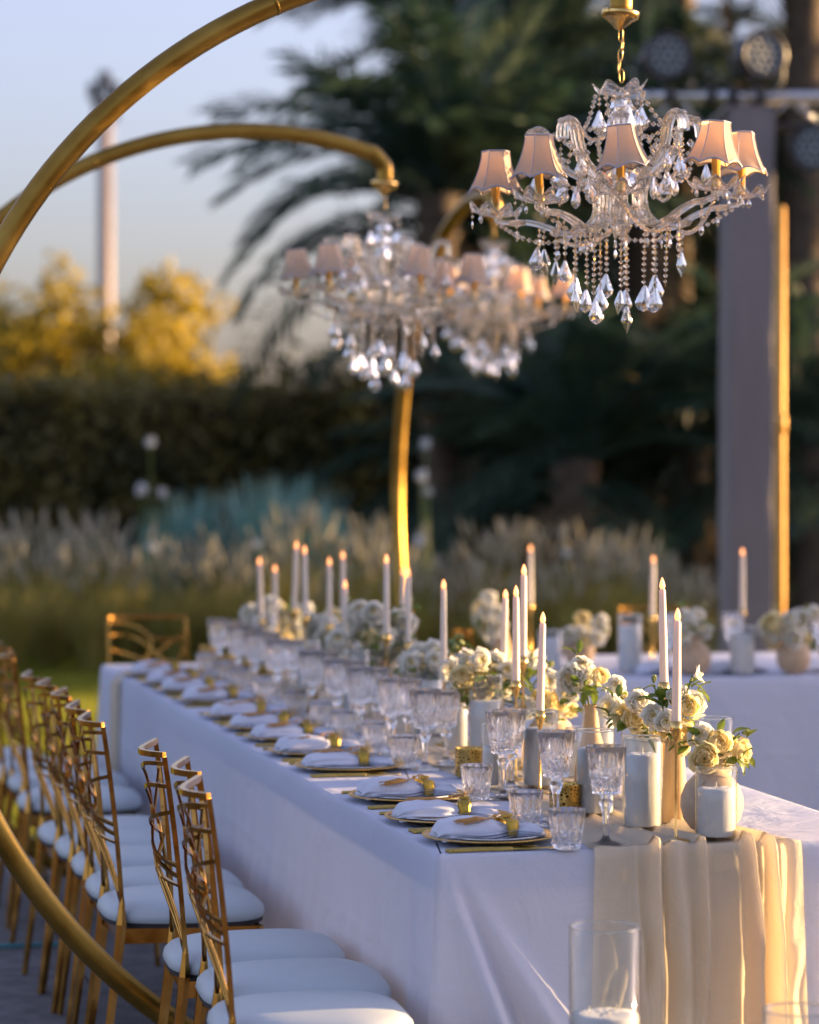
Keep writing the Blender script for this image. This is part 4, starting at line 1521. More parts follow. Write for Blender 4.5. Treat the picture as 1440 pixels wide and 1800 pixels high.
# vases
mb = MB()
mb.lathe([(0.0, 0.0), (0.022, 0.0), (0.045, 0.012), (0.060, 0.032), (0.0665, 0.058), (0.0655, 0.078), (0.056, 0.104), (0.040, 0.121), (0.028, 0.132), (0.0235, 0.146), (0.0245, 0.160), (0.027, 0.168), (0.024, 0.168), (0.021, 0.155), (0.021, 0.14), (0.0, 0.13)], 40)
BALLV = mb.mesh('vase', 'vase_clay')
mb = MB()
mb.lathe([(0.0, 0.0), (0.0265, 0.0), (0.028, 0.004), (0.027, 0.05), (0.0245, 0.11), (0.021, 0.155), (0.0195, 0.178), (0.017, 0.178), (0.017, 0.15), (0, 0.14)], 32)
BOTV = mb.mesh('vase', 'vase_wood')
mb = MB()
mb.lathe([(0.0, 0.0), (0.040, 0.0), (0.0425, 0.005), (0.040, 0.045), (0.030, 0.095), (0.020, 0.13), (0.0165, 0.165), (0.0175, 0.195), (0.015, 0.195), (0.014, 0.16), (0, 0.15)], 32)
TANV = mb.mesh('vase', 'vase_wood')
link('vase', BALLV, None, (0.622, 0.125, RT_Z), (0, 0, 0), 1, 'round beige clay vase at the front right corner', 'vase', 'clay ball vases')
link('vase', BOTV, None, (0.604, 0.318, RT_Z), (0, 0, 1), 1, 'slim tan bottle vase behind the front candlestick', 'vase', 'tan bottle vases')
link('vase', TANV, None, (0.630, 1.02, RT_Z), (0, 0, 2), 1, 'tan bottle vase with a narrow neck beside the ruffled blooms', 'vase', 'tan bottle vases')
link('vase', BALLV, None, (0.68, 1.55, RT_Z), (0, 0, 2), 0.95, 'round clay vase under the sunlit rose cluster', 'vase', 'clay ball vases')
link('vase', BOTV, None, (0.62, 2.35, RT_Z), (0, 0, 2), 0.9, 'slim tan vase in the blurred middle of the table', 'vase', 'tan bottle vases')
link('vase', BALLV, None, (0.60, 3.2, RT_Z), (0, 0, 2), 0.9, 'round clay vase in the blurred middle of the table', 'vase', 'clay ball vases')
link('vase', BALLV, None, (0.60, 4.2, RT_Z), (0, 0, 2), 0.9, 'round clay vase toward the far end of the table', 'vase', 'clay ball vases')
link('vase', TANV, None, (0.55, 4.9, RT_Z), (0, 0, 2), 0.85, 'tan bottle vase at the far end of the table', 'vase', 'tan bottle vases')
link('vase', BALLV, None, (2.011, 4.31, CT), (0, 0, 2), 0.95, 'round clay vase left of the right sand candle on the second table', 'vase', 'clay ball vases')
link('vase', BALLV, None, (2.385, 4.29, CT), (0, 0, 2), 0.95, 'round clay vase at the right end of the second table', 'vase', 'clay ball vases')
link('vase', BALLV, None, (1.74, 4.85, CT), (0, 0, 2), 0.9, 'round clay vase at the left of the second table', 'vase', 'clay ball vases')
link('vase', TANV, None, (1.52, 5.15, CT), (0, 0, 2), 0.9, 'tan bottle vase at the far left of the second table', 'vase', 'tan bottle vases')

# ------------------------------------------------------------------ flowers


def petal(mb, base, ang, R, lean, width, cup, curl, ruff, ph, mi, nu=6, nv=5):
    """one petal: grows from base; lean 0 = upright, 1.4 = flat"""
    rows = []
    for i in range(nv + 1):
        v = i / nv
        row = []
        th = lean * (0.35 + 0.65 * v) + curl * v * v
        # path along the petal
        rr = R * (0.10 + v * sin(lean * 0.8 + curl * v * 0.6) + 0.12 * v)
        zz = R * v * cos(lean * 0.75 + curl * v * 0.6)
        for j in range(nu + 1):
            u = j / nu * 2 - 1
            wd = width * R * sin(pi * min(0.97, 0.10 + 0.72 * v)) ** 0.8
            uu = u * wd
            inw = cup * R * (u * u) * (0.4 + 0.6 * v)
            rf = ruff * R * v * v * sin(u * 7 + ph) * 0.6
            x = rr - inw + rf
            z = zz + 0.10 * R * (u * u) * cup - 0.16 * R * v * v * v * (u * u) + rf * 0.7
            row.append((base[0] + x * cos(ang) - uu * sin(ang), base[1] + x * sin(ang) + uu * cos(ang), base[2] + z))
        rows.append(row)
    mb.grid(rows, mi=mi)


def rose(seed, n=24, R=1.0, openness=1.0, ruff=0.06):
    """a full bloom: petals wrapped as nested cups, tight in the heart, rolled back at the outside"""
    g = random.Random(seed)
    mb = MB()
    nu, nv = 8, 6
    for i in range(n):
        t = i / (n - 1)
        ang = i * 2.39996 + g.uniform(-0.2, 0.2)
        rs = R * (0.10 + 0.86 * t ** 0.85) * g.uniform(0.96, 1.04)
        half = 1.35 - 0.62 * t
        top = 0.10 + 0.98 * openness * t ** 1.15 + g.uniform(-0.06, 0.06)
        bot = 2.5 - 0.3 * t
        ph = g.uniform(0, 6)
        rf = ruff * g.uniform(0.6, 1.4)
        zc = 0.30 * R * (1 - t) - 0.12 * R
        rows = []
        for q in range(nv + 1):
            v = q / nv
            row = []
            for k in range(nu + 1):
                u = k / nu * 2 - 1
                th = bot + (top + 0.30 * u * u - bot) * v
                fl = (0.05 + 0.16 * t) * R * v ** 5 + rf * R * v ** 3 * sin(u * 6 + ph)
                phi = u * half * sin(pi * (0.22 + 0.5 * v)) ** 0.6
                rr = rs * sin(th) * (1 + 0.05 * u) + fl
                z = rs * cos(th) * 0.9 + zc - 0.35 * fl * t + rf * 0.5 * R * v ** 3 * cos(u * 5 + ph)
                row.append((rr * cos(ang + phi), rr * sin(ang + phi), z))
            rows.append(row)
        mb.grid(rows, mi=1 if t < 0.3 else 0)
    mb.lathe([(0.0, -0.98 * R), (0.14 * R, -0.95 * R), (0.45 * R, -0.86 * R), (0.3 * R, -0.80 * R)], 10, mi=2)
    return mb


ROSES = [rose(1, 24, 1, 1.0, 0.03), rose(2, 26, 1, 1.12, 0.045), rose(3, 26, 1, 1.3, 0.06)]
ROSES_C = [m_.mesh('rose', 'petal_sun_cream', 'petal_heart', 'leaf_green') for m_ in ROSES]
ROSES_W = [m_.mesh('rose', 'petal_white', 'petal_sun_cream', 'leaf_green') for m_ in ROSES]
mb = rose(5, 46, 1, 1.45, 0.12)
RUFF = mb.mesh('rose', 'petal_white', 'petal_sun_cream', 'leaf_green')
mb = MB()
for i in range(7):
    petal(mb, (0, 0, -0.5), i * 2.4, 1.0 * (0.9 + 0.1 * (i % 2)), 0.16, 0.34, 0.5, -0.25 + 0.1 * i / 7, 0.03, i, 0, 5, 5)
mb.lathe([(0.0, -0.6), (0.14, -0.52), (0.2, -0.36), (0.1, -0.25)], 8, mi=1)
BUD = mb.mesh('bud', 'bud_green', 'leaf_green')
mb = MB()
for i in range(6):
    petal(mb, (0, 0, -0.5), i * pi / 3, 1.25, 0.55, 0.26, 0.35, 0.75, 0.06, i, 0, 5, 6)
for i in range(6):
    mb.tube([(0, 0, -0.4), (0.12 * cos(i), 0.12 * sin(i), 0.25), (0.2 * cos(i), 0.2 * sin(i), 0.55)], [0.02, 0.015, 0.03], 5, mi=1)
LILY = mb.mesh('lily', 'petal_white', 'bud_green')


def leafm():
    mb = MB()
    rows = []
    for i in range(9):
        t = i / 8
        wd = 0.26 * sin(pi * (0.03 + 0.95 * t)) ** 0.9
        rows.append([(t, wd * u, 0.10 * abs(u) - 0.25 * t * t + 0.05 * sin(4 * t)) for u in (-1, -0.5, 0, 0.5, 1)])
    mb.grid(rows)
    return mb.mesh('leaf', 'leaf_green')


LEAF = leafm()


def toward(d):
    return Vector(d).normalized().to_track_quat('Z', 'Y').to_euler()


def stem_part(t, base, tops, r=0.0018):
    mb = MB()
    for q in tops:
        q = Vector(q)
        mid = Vector((q.x * 0.35, q.y * 0.35, base.z + (q.z - base.z) * 0.55))
        mb.tube(bez([base, mid, q], 6), r, 5)
    link('stems', mb.mesh('stems', 'leaf_green'), t)


def bouquet(label, neck, flowers, nleaf, seed, leafs=0.045, leaf_list=()):
    """neck: world point; flowers: [(world pos, radius, mesh, facing)]"""
    g = random.Random(seed)
    t = thing('bouquet', label, 'flowers', neck, 0, 'white rose bouquets')
    tops = []
    for pos, rad, me, face in flowers:
        q = Vector(pos) - Vector(neck)
        e = toward(face)
        nm = {'rose': 'rose', 'bud': 'bud', 'lily': 'lily'}[me.name.split('.')[0]]
        link(nm, me, t, q, e, rad)
        tops.append(q - Vector(face).normalized() * rad * 0.8)
    stem_part(t, Vector((0, 0, -0.05)), tops)
    for k in range(nleaf):
        pos, rad, me, face = flowers[g.randrange(len(flowers))]
        q = Vector(pos) - Vector(neck)
        d = Vector((g.gauss(0, 1), g.gauss(0, 1), g.gauss(0.0, 0.6))).normalized()
        o = link('leaf', LEAF, t, q * g.uniform(0.7, 1.0) + d * rad * 0.4 - Vector((0, 0, rad * 0.5)), (g.uniform(-0.6, 0.6), g.uniform(-0.9, 0.4), atan2(d.y, d.x)), leafs * g.uniform(0.7, 1.25))
    for pos, sc, rx, ry, rzz in leaf_list:
        link('leaf', LEAF, t, Vector(pos) - Vector(neck), (rx, ry, rzz), sc)
    return t


def F(px, py, d, rad, me, fx=0.0, fz=0.35, fy=-1.0):
    """a bloom seen at the given spot of the arrangement, facing (right, towards viewer, up)"""
    p = atd(px, py, d)
    face = RT * fx + Vector((0, 0, fz)) - FW * (-fy)
    return (p, rad, me, face)


def dep(x, y):
    return (Vector((x, y, TZ)) - EYE).dot(FW)


C0, C1, C2 = ROSES_C
W0, W1, W2 = ROSES_W
d = dep(0.622, 0.125)
bouquet('cream roses in the round clay vase at the front right corner', (0.622, 0.125, RT_Z + 0.160),
        [F(1264, 1306, d - 0.03, 0.031, C0, 0.25, 0.35), F(1239, 1333, d - 0.05, 0.032, C1, -0.1, 0.05), F(1233, 1293, d - 0.01, 0.027, W1, -0.3, 0.5), F(1307, 1320, d, 0.026, C1, 1.2, 0.1),
         F(1312, 1288, d + 0.02, 0.017, BUD, 1.3, 0.1, -0.3), F(1268, 1340, d + 0.03, 0.026, W2, 0.2, 0.1), F(1208, 1290, d + 0.02, 0.026, C0, -0.6, 0.5), F(1284, 1310, d + 0.05, 0.024, C1, 0.4, 0.9)], 24, 1, 0.036,
        [(atd(1266, 1290, d - 0.02), 0.034, 0.3, -1.3, 0.5), (atd(1295, 1335, d - 0.02), 0.036, 0.2, 0.9, -0.6), (atd(1288, 1332, d - 0.02), 0.03, 0.9, 0.6, 0.2), (atd(1290, 1290, d), 0.035, 0.3, -0.5, -0.2), (atd(1300, 1336, d), 0.03, -0.5, 0.5, 0.3)])
d = dep(0.604, 0.318)
bouquet('cream and white roses in the slim tan bottle vase behind the front candlestick', (0.604, 0.318, RT_Z + 0.17),
        [F(1151, 1259, d - 0.02, 0.029, W0, -0.4, 0.3), F(1172, 1268, d - 0.05, 0.025, W1, -0.1, 0.3), F(1209, 1243, d - 0.02, 0.030, C0, 0.1, 0.3), F(1194, 1222, d, 0.027, W2, 0.0, 0.8), F(1223, 1239, d + 0.03, 0.029, W1, 0.6, 0.4),
         F(1204, 1286, d - 0.03, 0.026, C1, 0.1, 0.1), F(1196, 1310, d - 0.02, 0.025, C2, 0.0, -0.1), F(1164, 1284, d, 0.026, C1, -0.3, 0.1), F(1160, 1213, d + 0.02, 0.019, BUD, 0.2, 1.0, -0.2), F(1150, 1193, d + 0.02, 0.017, BUD, 0.1, 1.3, -0.2),
         F(1228, 1187, d + 0.02, 0.020, LILY, 1.2, 0.4, -0.4), F(1194, 1198, d + 0.02, 0.012, BUD, 0.0, 1.0, -0.1), F(1216, 1194, d, 0.010, BUD, -0.2, -1, -0.2)], 26, 2, 0.036,
        [(atd(1150, 1232, d - 0.03), 0.034, 0.3, -0.4, 2.6), (atd(1160, 1236, d), 0.036, 0.3, -1.0, 0.4), (atd(1168, 1250, d), 0.036, 0.3, -1.0, 1.4)])
d = dep(0.65, 0.66)
bouquet('white roses over the wide sand candle in the middle', (0.66, 0.62, RT_Z + 0.17),
        [F(1124, 1234, d - 0.04, 0.029, RUFF, 0.2, 0.6), F(1117, 1264, d - 0.03, 0.030, C0, 0.0, 0.2), F(1083, 1207, d + 0.1, 0.026, W1, 0.1, 0.5), F(1098, 1257, d, 0.030, C2, -0.4, 0.2), F(1072, 1242, d + 0.05, 0.030, W2, -0.5, 0.3),
         F(1135, 1245, d + 0.05, 0.026, W0, 0.5, 0.3), F(1090, 1232, d + 0.12, 0.026, C1, 0, 0.6), F(1128, 1287, d + 0.02, 0.024, C1, 0.3, -0.1)], 22, 3, 0.038,
        [(atd(1076, 1226, d - 0.01), 0.034, 0.3, -0.9, 2.0), (atd(1087, 1226, d - 0.01), 0.034, 0.3, -1.2, 0.9), (atd(1110, 1226, d), 0.034, 0.3, -0.9, 0.2)])
d = dep(0.63, 1.02)
bouquet('ruffled white blooms in the narrow neck tan bottle vase', (0.630, 1.02, RT_Z + 0.19),
        [F(1003, 1192, d - 0.02, 0.035, RUFF, -0.3, 0.3), F(1023, 1172, d, 0.030, RUFF, 0.2, 0.9), F(1000, 1215, d, 0.030, W2, -0.5, 0.0), F(1056, 1189, d - 0.02, 0.025, C0, 0.5, 0.6), F(1030, 1192, d + 0.03, 0.026, W1, 0.4, 0.5), F(1014, 1146, d, 0.014, BUD, -0.2, 1.2, -0.2)], 18, 4, 0.038,
        [(atd(1012, 1150, d), 0.034, 0.3, -0.7, 2.8), (atd(1018, 1148, d), 0.034, 0.3, -1.3, 1.0), (atd(1042, 1215, d - 0.03), 0.04, 0.3, 0.9, 1.0), (atd(1034, 1212, d - 0.03), 0.04, 0.3, 1.0, 2.0)])
d = dep(0.66, 1.52)
fl = []
g = random.Random(44)
spots = [(955, 1230, .032, C0), (985, 1232, .030, C1), (925, 1245, .028, W1), (1000, 1245, .026, C2), (970, 1258, .028, W2), (895, 1180, .030, W0), (868, 1168, .030, RUFF), (845, 1160, .028, W1), (820, 1162, .028, W2),
         (870, 1190, .032, C1), (835, 1185, .034, C0), (812, 1190, .030, C2), (850, 1215, .034, C1), (822, 1222, .032, C0), (880, 1215, .028, W0), (935, 1160, .026, LILY), (950, 1172, .026, LILY), (915, 1178, .026, W1), (968, 1195, .024, W1),
         (806, 1210, .028, W1), (795, 1178, .03, W2)]
for px, py, rad, me in spots:
    fl.append(F(px, py, d + g.uniform(-0.12, 0.12), rad * 1.05, me, g.uniform(-0.5, 0.5), g.uniform(0.0, 0.8)))
fl += [F(802, 1136, d, 0.02, BUD, -0.8, 0.6, -0.3), F(812, 1130, d, 0.018, BUD, -0.7, 0.5, -0.3), F(935, 1150, d, 0.016, BUD, 0.3, 1.0, -0.2), F(968, 1168, d, 0.02, BUD, 0.6, 0.6, -0.2)]
bouquet('large sunlit cream rose cluster in the middle of the table', (0.68, 1.55, RT_Z + 0.16), fl, 46, 5, 0.055)


def random_bouquet(label, neck, pts, n, rad, seed, big=0.03, cream=0.15, nleaf=14, dd=0.1):
    g = random.Random(seed)
    fl = []
    d = (Vector(neck) - EYE).dot(FW)
    x0, x1, y0, y1 = pts
    for k in range(n):
        a = g.uniform(0, 6.28)
        q = sqrt(g.random())
        px = (x0 + x1) / 2 + (x1 - x0) / 2 * q * cos(a)
        py = (y0 + y1) / 2 + (y1 - y0) / 2 * q * sin(a)
        me = g.choice(ROSES_C) if g.random() < cream else g.choice(ROSES_W + [RUFF])
        fl.append(F(px, py, d + g.uniform(-dd, dd), big * g.uniform(0.8, 1.15), me, g.uniform(-0.6, 0.6), g.uniform(0, 0.9)))
    for k in range(2):
        fl.append(F(g.uniform(x0, x1), y0 - 6, d, 0.018, BUD, g.uniform(-0.5, 0.5), 1.0, -0.3))
    bouquet(label, neck, fl, nleaf, seed, 0.045)


random_bouquet('white roses in the slim tan vase in the blurred middle', (0.62, 2.35, RT_Z + 0.15), (715, 815, 1125, 1205), 19, 0, 71, 0.031, 0.15, 34)
random_bouquet('white roses in the round vase in the blurred middle', (0.60, 3.2, RT_Z + 0.15), (590, 725, 1060, 1180), 30, 0, 72, 0.033, 0.1, 44)
random_bouquet('white roses in the round vase toward the far end', (0.60, 4.2, RT_Z + 0.15), (530, 650, 1075, 1140), 21, 0, 73, 0.034, 0.1, 34)
random_bouquet('white roses in the bottle vase at the far end of the table', (0.55, 4.9, RT_Z + 0.15), (428, 560, 1060, 1125), 22, 0, 74, 0.034, 0.1, 32)
random_bouquet('white roses low beside the tall goblets in the blurred middle', (0.78, 3.0, RT_Z + 0.05), (700, 780, 1150, 1230), 12, 0, 75, 0.034, 0.2, 16)
link('vase', BOTV, None, (0.78, 3.0, RT_Z - 0.005), (0, 0, 0), (1, 1, 0.45), 'low tan vase right of the blurred middle roses', 'vase', 'tan bottle vases')
random_bouquet('white roses in the left clay vase of the second table', (2.011, 4.31, CT + 0.15), (1190, 1250, 1068, 1128), 11, 0, 76, 0.034, 0.1, 10)
random_bouquet('white roses in the clay vase at the right end of the second table', (2.385, 4.29, CT + 0.15), (1345, 1450, 1072, 1132), 16, 0, 77, 0.036, 0.1, 12)
random_bouquet('white roses in the clay vase at the left of the second table', (1.74, 4.85, CT + 0.14), (985, 1070, 1088, 1132), 12, 0, 78, 0.034, 0.1, 14)
random_bouquet('white roses in the bottle vase at the far left of the second table', (1.52, 5.15, CT + 0.16), (835, 885, 1050, 1120), 11, 0, 79, 0.036, 0.1, 14)
# napkins and glasses on the second table
for k, xx in enumerate((1.95, 2.2, 2.55)):
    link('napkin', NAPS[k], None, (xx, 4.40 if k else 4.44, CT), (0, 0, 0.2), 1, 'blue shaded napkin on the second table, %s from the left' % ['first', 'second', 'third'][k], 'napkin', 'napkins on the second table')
    link('goblet', GOB, None, (xx + 0.07, 4.62, CT), (0, 0, k), 1, 'crystal goblet on the second table, %s from the left' % ['first', 'second', 'third'][k], 'goblet', 'goblets on the second table')

# ------------------------------------------------------------------ gold hoop stands
RINGR = 0.0275


def hoop(label, cx, cyy, cz, R, yaw, hook_x, hook_drop, rad=RINGR):
    """C shaped hoop in a vertical plane; returns the world hook point"""
    t = thing('chandelier_stand', label, 'chandelier stand', (cx, cyy, 0), yaw, 'gold hoop chandelier stands')
    a1 = math.asin(hook_x / R)            # angle right of the top where the arm turns down
    pts = []
    n = 90
    a_end = -(pi - 0.02)
    a_start = a1 - 0.05
    for i in range(n + 1):
        a = a_start + (a_end - a_start) * i / n
        pts.append(Vector((R * sin(a), 0, cz + R * cos(a))))
    p0 = pts[0]
    hx = hook_x
    zt = p0.z
    bend = bez([Vector((hx, 0, zt - hook_drop)), Vector((hx, 0, zt - hook_drop * 0.55)), Vector((hx - 0.012, 0, zt - 0.035)), Vector((hx - 0.04, 0, zt - 0.006)), p0], 16)
    path = bend[:-1] + pts
    mb = MB()
    mb.tube(path, rad, 18)
    link('hoop', mb.mesh('hoop', 'ring_gold'), t)
    mb = MB()
    mb.bevbox((0.0, 0, 0.006), (0.5, 0.34, 0.012), 0.003)
    link('base_plate', mb.mesh('hoop_base', 'ring_gold'), t)
    # small collar joints along the tube
    for a in (-0.42, -1.5):
        c = Vector((R * sin(a), 0, cz + R * cos(a)))
        tg = Vector((cos(a), 0, -sin(a)))
        mb = MB()
        mb.tube([c - tg * 0.004, c + tg * 0.004], rad + 0.0012, 18)
        link('joint', mb.mesh('joint', 'ring_gold'), t)
    return Matrix.Translation((cx, cyy, 0)) @ Matrix.Rotation(yaw, 4, 'Z') @ Vector((hx, 0, zt - hook_drop))


# ------------------------------------------------------------------ chandelier


def bead_into(mb, c, r, mi=0, n=8):
    c = Vector(c)
    vs = [c + Vector((0, 0, r * 0.95))] + [c + Vector((r * cos(2 * pi * q / n), r * sin(2 * pi * q / n), 0)) for q in range(n)] + [c - Vector((0, 0, r * 0.95))]
    fs = [(0, 1 + q, 1 + (q + 1) % n) for q in range(n)] + [(n + 1, 1 + (q + 1) % n, 1 + q) for q in range(n)]
    mb.add(vs, fs, mi, False)


def strand_mesh(L, r=0.0064, gap=0.0140):
    mb = MB()
    n = max(2, int(L / gap))
    mb.tube([(0, 0, 0.004), (0, 0, -L)], 0.0007, 4, mi=1)
    for q in range(n):
        bead_into(mb, (0, 0, -gap * (q + 0.5)), r * (1.0 if q % 5 else 0.8))
    return mb.mesh('bead_strand', 'chandelier_glass', 'bright_gold')


def garland_mesh(a, b, sag, r=0.0068, gap=0.0142):
    mb = MB()
    a, b = Vector(a), Vector(b)
    pts = []
    for i in range(41):
        t = i / 40
        p = a.lerp(b, t)
        p.z -= sag * 4 * t * (1 - t)
        pts.append(p)
    mb.tube(pts[::4], 0.0007, 4, mi=1)
    acc = gap
    for p, q in zip(pts, pts[1:]):
        acc += (q - p).length
        if acc >= gap:
            bead_into(mb, q, r)
            acc = 0
    return mb.mesh('bead_strand', 'chandelier_glass', 'bright_gold')


def pendant_mesh(kind):
    mb = MB()
    if kind == 0:      # kite drop
        prof = [(0.0, 0.0), (0.0035, -0.002), (0.0125, -0.030), (0.0105, -0.036), (0.0, -0.058)]
        n = 6
    elif kind == 1:    # broad pear leaf
        prof = [(0.0, 0.0), (0.004, -0.003), (0.012, -0.020), (0.0195, -0.036), (0.0175, -0.045), (0.009, -0.052), (0.0, -0.056)]
        n = 10
    else:
        prof = [(0.0, 0.0), (0.004, -0.002), (0.0085, -0.012), (0.006, -0.02), (0.0, -0.026)]
        n = 8
    rows = []
    for k, (r, z) in enumerate(prof):
        rows.append([(r * cos(2 * pi * (q + 0.5 * (k % 2)) / n), 0.46 * r * sin(2 * pi * (q + 0.5 * (k % 2)) / n), z) for q in range(n)])
    vs = [p for rw in rows for p in rw]
    fs = []
    for i in range(len(rows) - 1):
        for j in range(n):
            a, b_, c, d_ = i * n + j, i * n + (j + 1) % n, (i + 1) * n + (j + 1) % n, (i + 1) * n + j
            fs += [(a, b_, d_), (b_, c, d_)] if i % 2 == 0 else [(a, b_, c), (a, c, d_)]
    mb.add(vs, fs, 0, False)
    return mb.mesh('crystal_pendant', 'chandelier_glass')


PEND = [pendant_mesh(i) for i in range(3)]


def dish_mesh(R, lobes=8, dep_=0.024):
    mb = MB()

    def mod(r, z, a, k):
        return r * (1 + 0.10 * (r / R) ** 2 * cos(lobes * a))
    rows = []
    n = 64
    for sgn in (0, 1):
        for i in range(9):
            t = i / 8 if sgn == 0 else 1 - i / 8
            r = R * (0.12 + 0.88 * t)
            row = []
            for j in range(n):
                a = 2 * pi * j / n
                lob = cos(lobes * a)
                rr = r * (1 + 0.09 * t * t * lob + 0.01 * cos(4 * lobes * a) * t)
                z = dep_ * (t ** 1.6) + 0.016 * t ** 3 * (0.3 + 0.7 * lob) * R / 0.06 - (0.0035 if sgn == 0 else 0)
                row.append((rr * cos(a), rr * sin(a), z))
            rows.append(row)
    mb.grid(rows, cu=True, cv=True)
    return mb.mesh('candle_dish', 'chandelier_glass')


DISH = dish_mesh(0.063, 8, 0.016)
CROWN = dish_mesh(0.060, 6, 0.018)


def shade_mesh():
    """bell shade of six silk panels with a scalloped hem and braid"""
    def pt(a, t, hem=0.0):
        # panel sag between ribs
        sec = (a % (pi / 3)) / (pi / 3)
        k = cos(pi / 6) / cos((sec - 0.5) * pi / 3)
        r = (0.037 + 0.034 * t ** 1.8 + 0.004 * t) * k
        z = -0.112 * t + 0.012 * t ** 4 * sin(pi * sec)
        return (r * cos(a), r * sin(a), z)
    mb = MB()
    n = 72
    mb.grid([[pt(2 * pi * j / n, i / 16) for j in range(n)] for i in range(17)], cu=True)
    sil = mb.mesh('lamp_shade', 'shade_silk')
    mb = MB()
    mb.tube([pt(2 * pi * j / n, 0) for j in range(n)], 0.0024, 6, closed=True)
    mb.tube([pt(2 * pi * j / n, 1) for j in range(n)], 0.0026, 6, closed=True)
    for q in range(6):
        mb.tube([tuple(1.012 * c if ax < 2 else c for ax, c in enumerate(pt(q * pi / 3, i / 12))) for i in range(13)], 0.0013, 5)
    return sil, mb.mesh('braid', 'shade_braid')


SHADE, BRAID = shade_mesh()
mb = MB()
mb.lathe([(0.012, 0.0), (0.0125, 0.005), (0.0105, 0.008), (0.0105, 0.10), (0.009, 0.102), (0.0, 0.102)], 16, caps=(True, False))
SLEEVE = mb.mesh('candle_sleeve', 'bright_gold')


def arm_mesh():
    """double S arm: scroll up by the stem, loop in and down, then out to the dish (along +x)"""
    mb = MB()
    up_ = [(0.212, 0.150), (0.208, 0.182), (0.186, 0.196), (0.164, 0.178), (0.152, 0.135), (0.130, 0.096), (0.090, 0.068), (0.060, 0.026), (0.064, -0.024), (0.098, -0.056), (0.140, -0.060), (0.180, -0.040), (0.225, -0.024), (0.270, -0.020), (0.300, -0.014), (0.305, -0.002)]
    for yy, r in ((-0.0105, 0.0070), (0.0105, 0.0070), (0.0, 0.0082)):
        path = bez([(x, yy, z + (0.002 if yy == 0 else 0)) for x, z in up_], 75)
        mb.tube(path, [r if i < 46 else r * max(0.55, 1 - 0.018 * (i - 46)) for i in range(len(path))], 8)
    for q in (8, 22, 32, 44, 52, 63):
        path = bez([(x, 0, z) for x, z in up_], 75)
        p = path[min(q, len(path) - 1)]
        mb.lathe([(0.0, -0.009), (0.016, -0.006), (0.023, 0.0), (0.016, 0.006), (0.0, 0.009)], 8, smooth=False, off=(p.x, p.y, p.z))
    bead_into(mb, (0.187, 0, 0.138), 0.011)
    return mb.mesh('glass_arm', 'chandelier_glass')


ARM = arm_mesh()


def stem_mesh():
    mb = MB()
    prof = [(0.004, 0.0), (0.020, -0.004), (0.013, -0.010), (0.022, -0.020), (0.026, -0.034), (0.018, -0.050), (0.014, -0.058), (0.020, -0.064), (0.021, -0.078), (0.014, -0.086), (0.024, -0.105), (0.028, -0.13), (0.020, -0.165), (0.015, -0.19), (0.030, -0.205), (0.032, -0.22), (0.018, -0.235)]
    mb.lathe(prof, 24, smooth=False, mod=lambda r, z, a, k: r * (1 + 0.07 * cos(8 * a)))
    return mb.mesh('stem', 'chandelier_glass')


STEM = stem_mesh()
mb = MB()
mb.lathe([(0.0, -0.075), (0.02, -0.068), (0.055, -0.052), (0.085, -0.028), (0.09, -0.02), (0.082, -0.022), (0.05, -0.044), (0.0, -0.05)], 32, smooth=False, mod=lambda r, z, a, k: r * (1 + 0.05 * cos(12 * a)))
HUB = mb.mesh('hub_bowl', 'chandelier_glass')
mb = MB()
mb.lathe([(0.0, 0.003), (0.036, 0.003), (0.0440, 0.0), (0.0450, -0.002), (0.0440, -0.018), (0.041, -0.019), (0.034, -0.024), (0.031, -0.025), (0.025, -0.031), (0.022, -0.032), (0.017, -0.038), (0.014, -0.039), (0.008, -0.046), (0.0, -0.047)], 40)
CANOPY = mb.mesh('canopy_cup', 'bright_gold')
mb = MB()
lk = [(0.0055 * cos(2 * pi * q / 16), 0, 0.0125 * sin(2 * pi * q / 16) + 0.004 * (1 if sin(2 * pi * q / 16) > 0 else -1)) for q in range(16)]
mb.tube(lk, 0.0013, 6, closed=True)
LINKM = mb.mesh('chain_link', 'bright_gold')
SM = {}


def strand(L):
    k = round(L, 2)
    if k not in SM:
        SM[k] = strand_mesh(k)
    return SM[k]


STR = [(-0.205, -0.16, 0.015, 1, 0.03), (-0.187, -0.10, 0.045, 0, 0), (-0.137, -0.10, 0.075, 1, 0), (-0.118, -0.16, 0.135, 0, 0), (-0.085, -0.05, 0.135, 1, 0), (-0.068, -0.12, 0.16, 1, 0), (-0.051, -0.04, 0.155, 1, 0), (-0.03, 0.06, 0.12, 1, 0),
       (-0.005, -0.08, 0.14, 0, 0), (0.006, -0.12, 0.175, 0, 0), (0.055, -0.05, 0.155, 1, 0), (0.075, -0.1, 0.14, 1, 0), (0.103, -0.1, 0.14, -1, 0), (0.128, -0.14, 0.09, -1, 0), (0.02, 0.1, 0.13, 1, 0), (-0.1, 0.1, 0.1, 1, 0), (0.09, 0.1, 0.11, 1, 0), (-0.15, 0.08, 0.06, 0, 0), (0.15, 0.06, 0.06, 0, 0)]


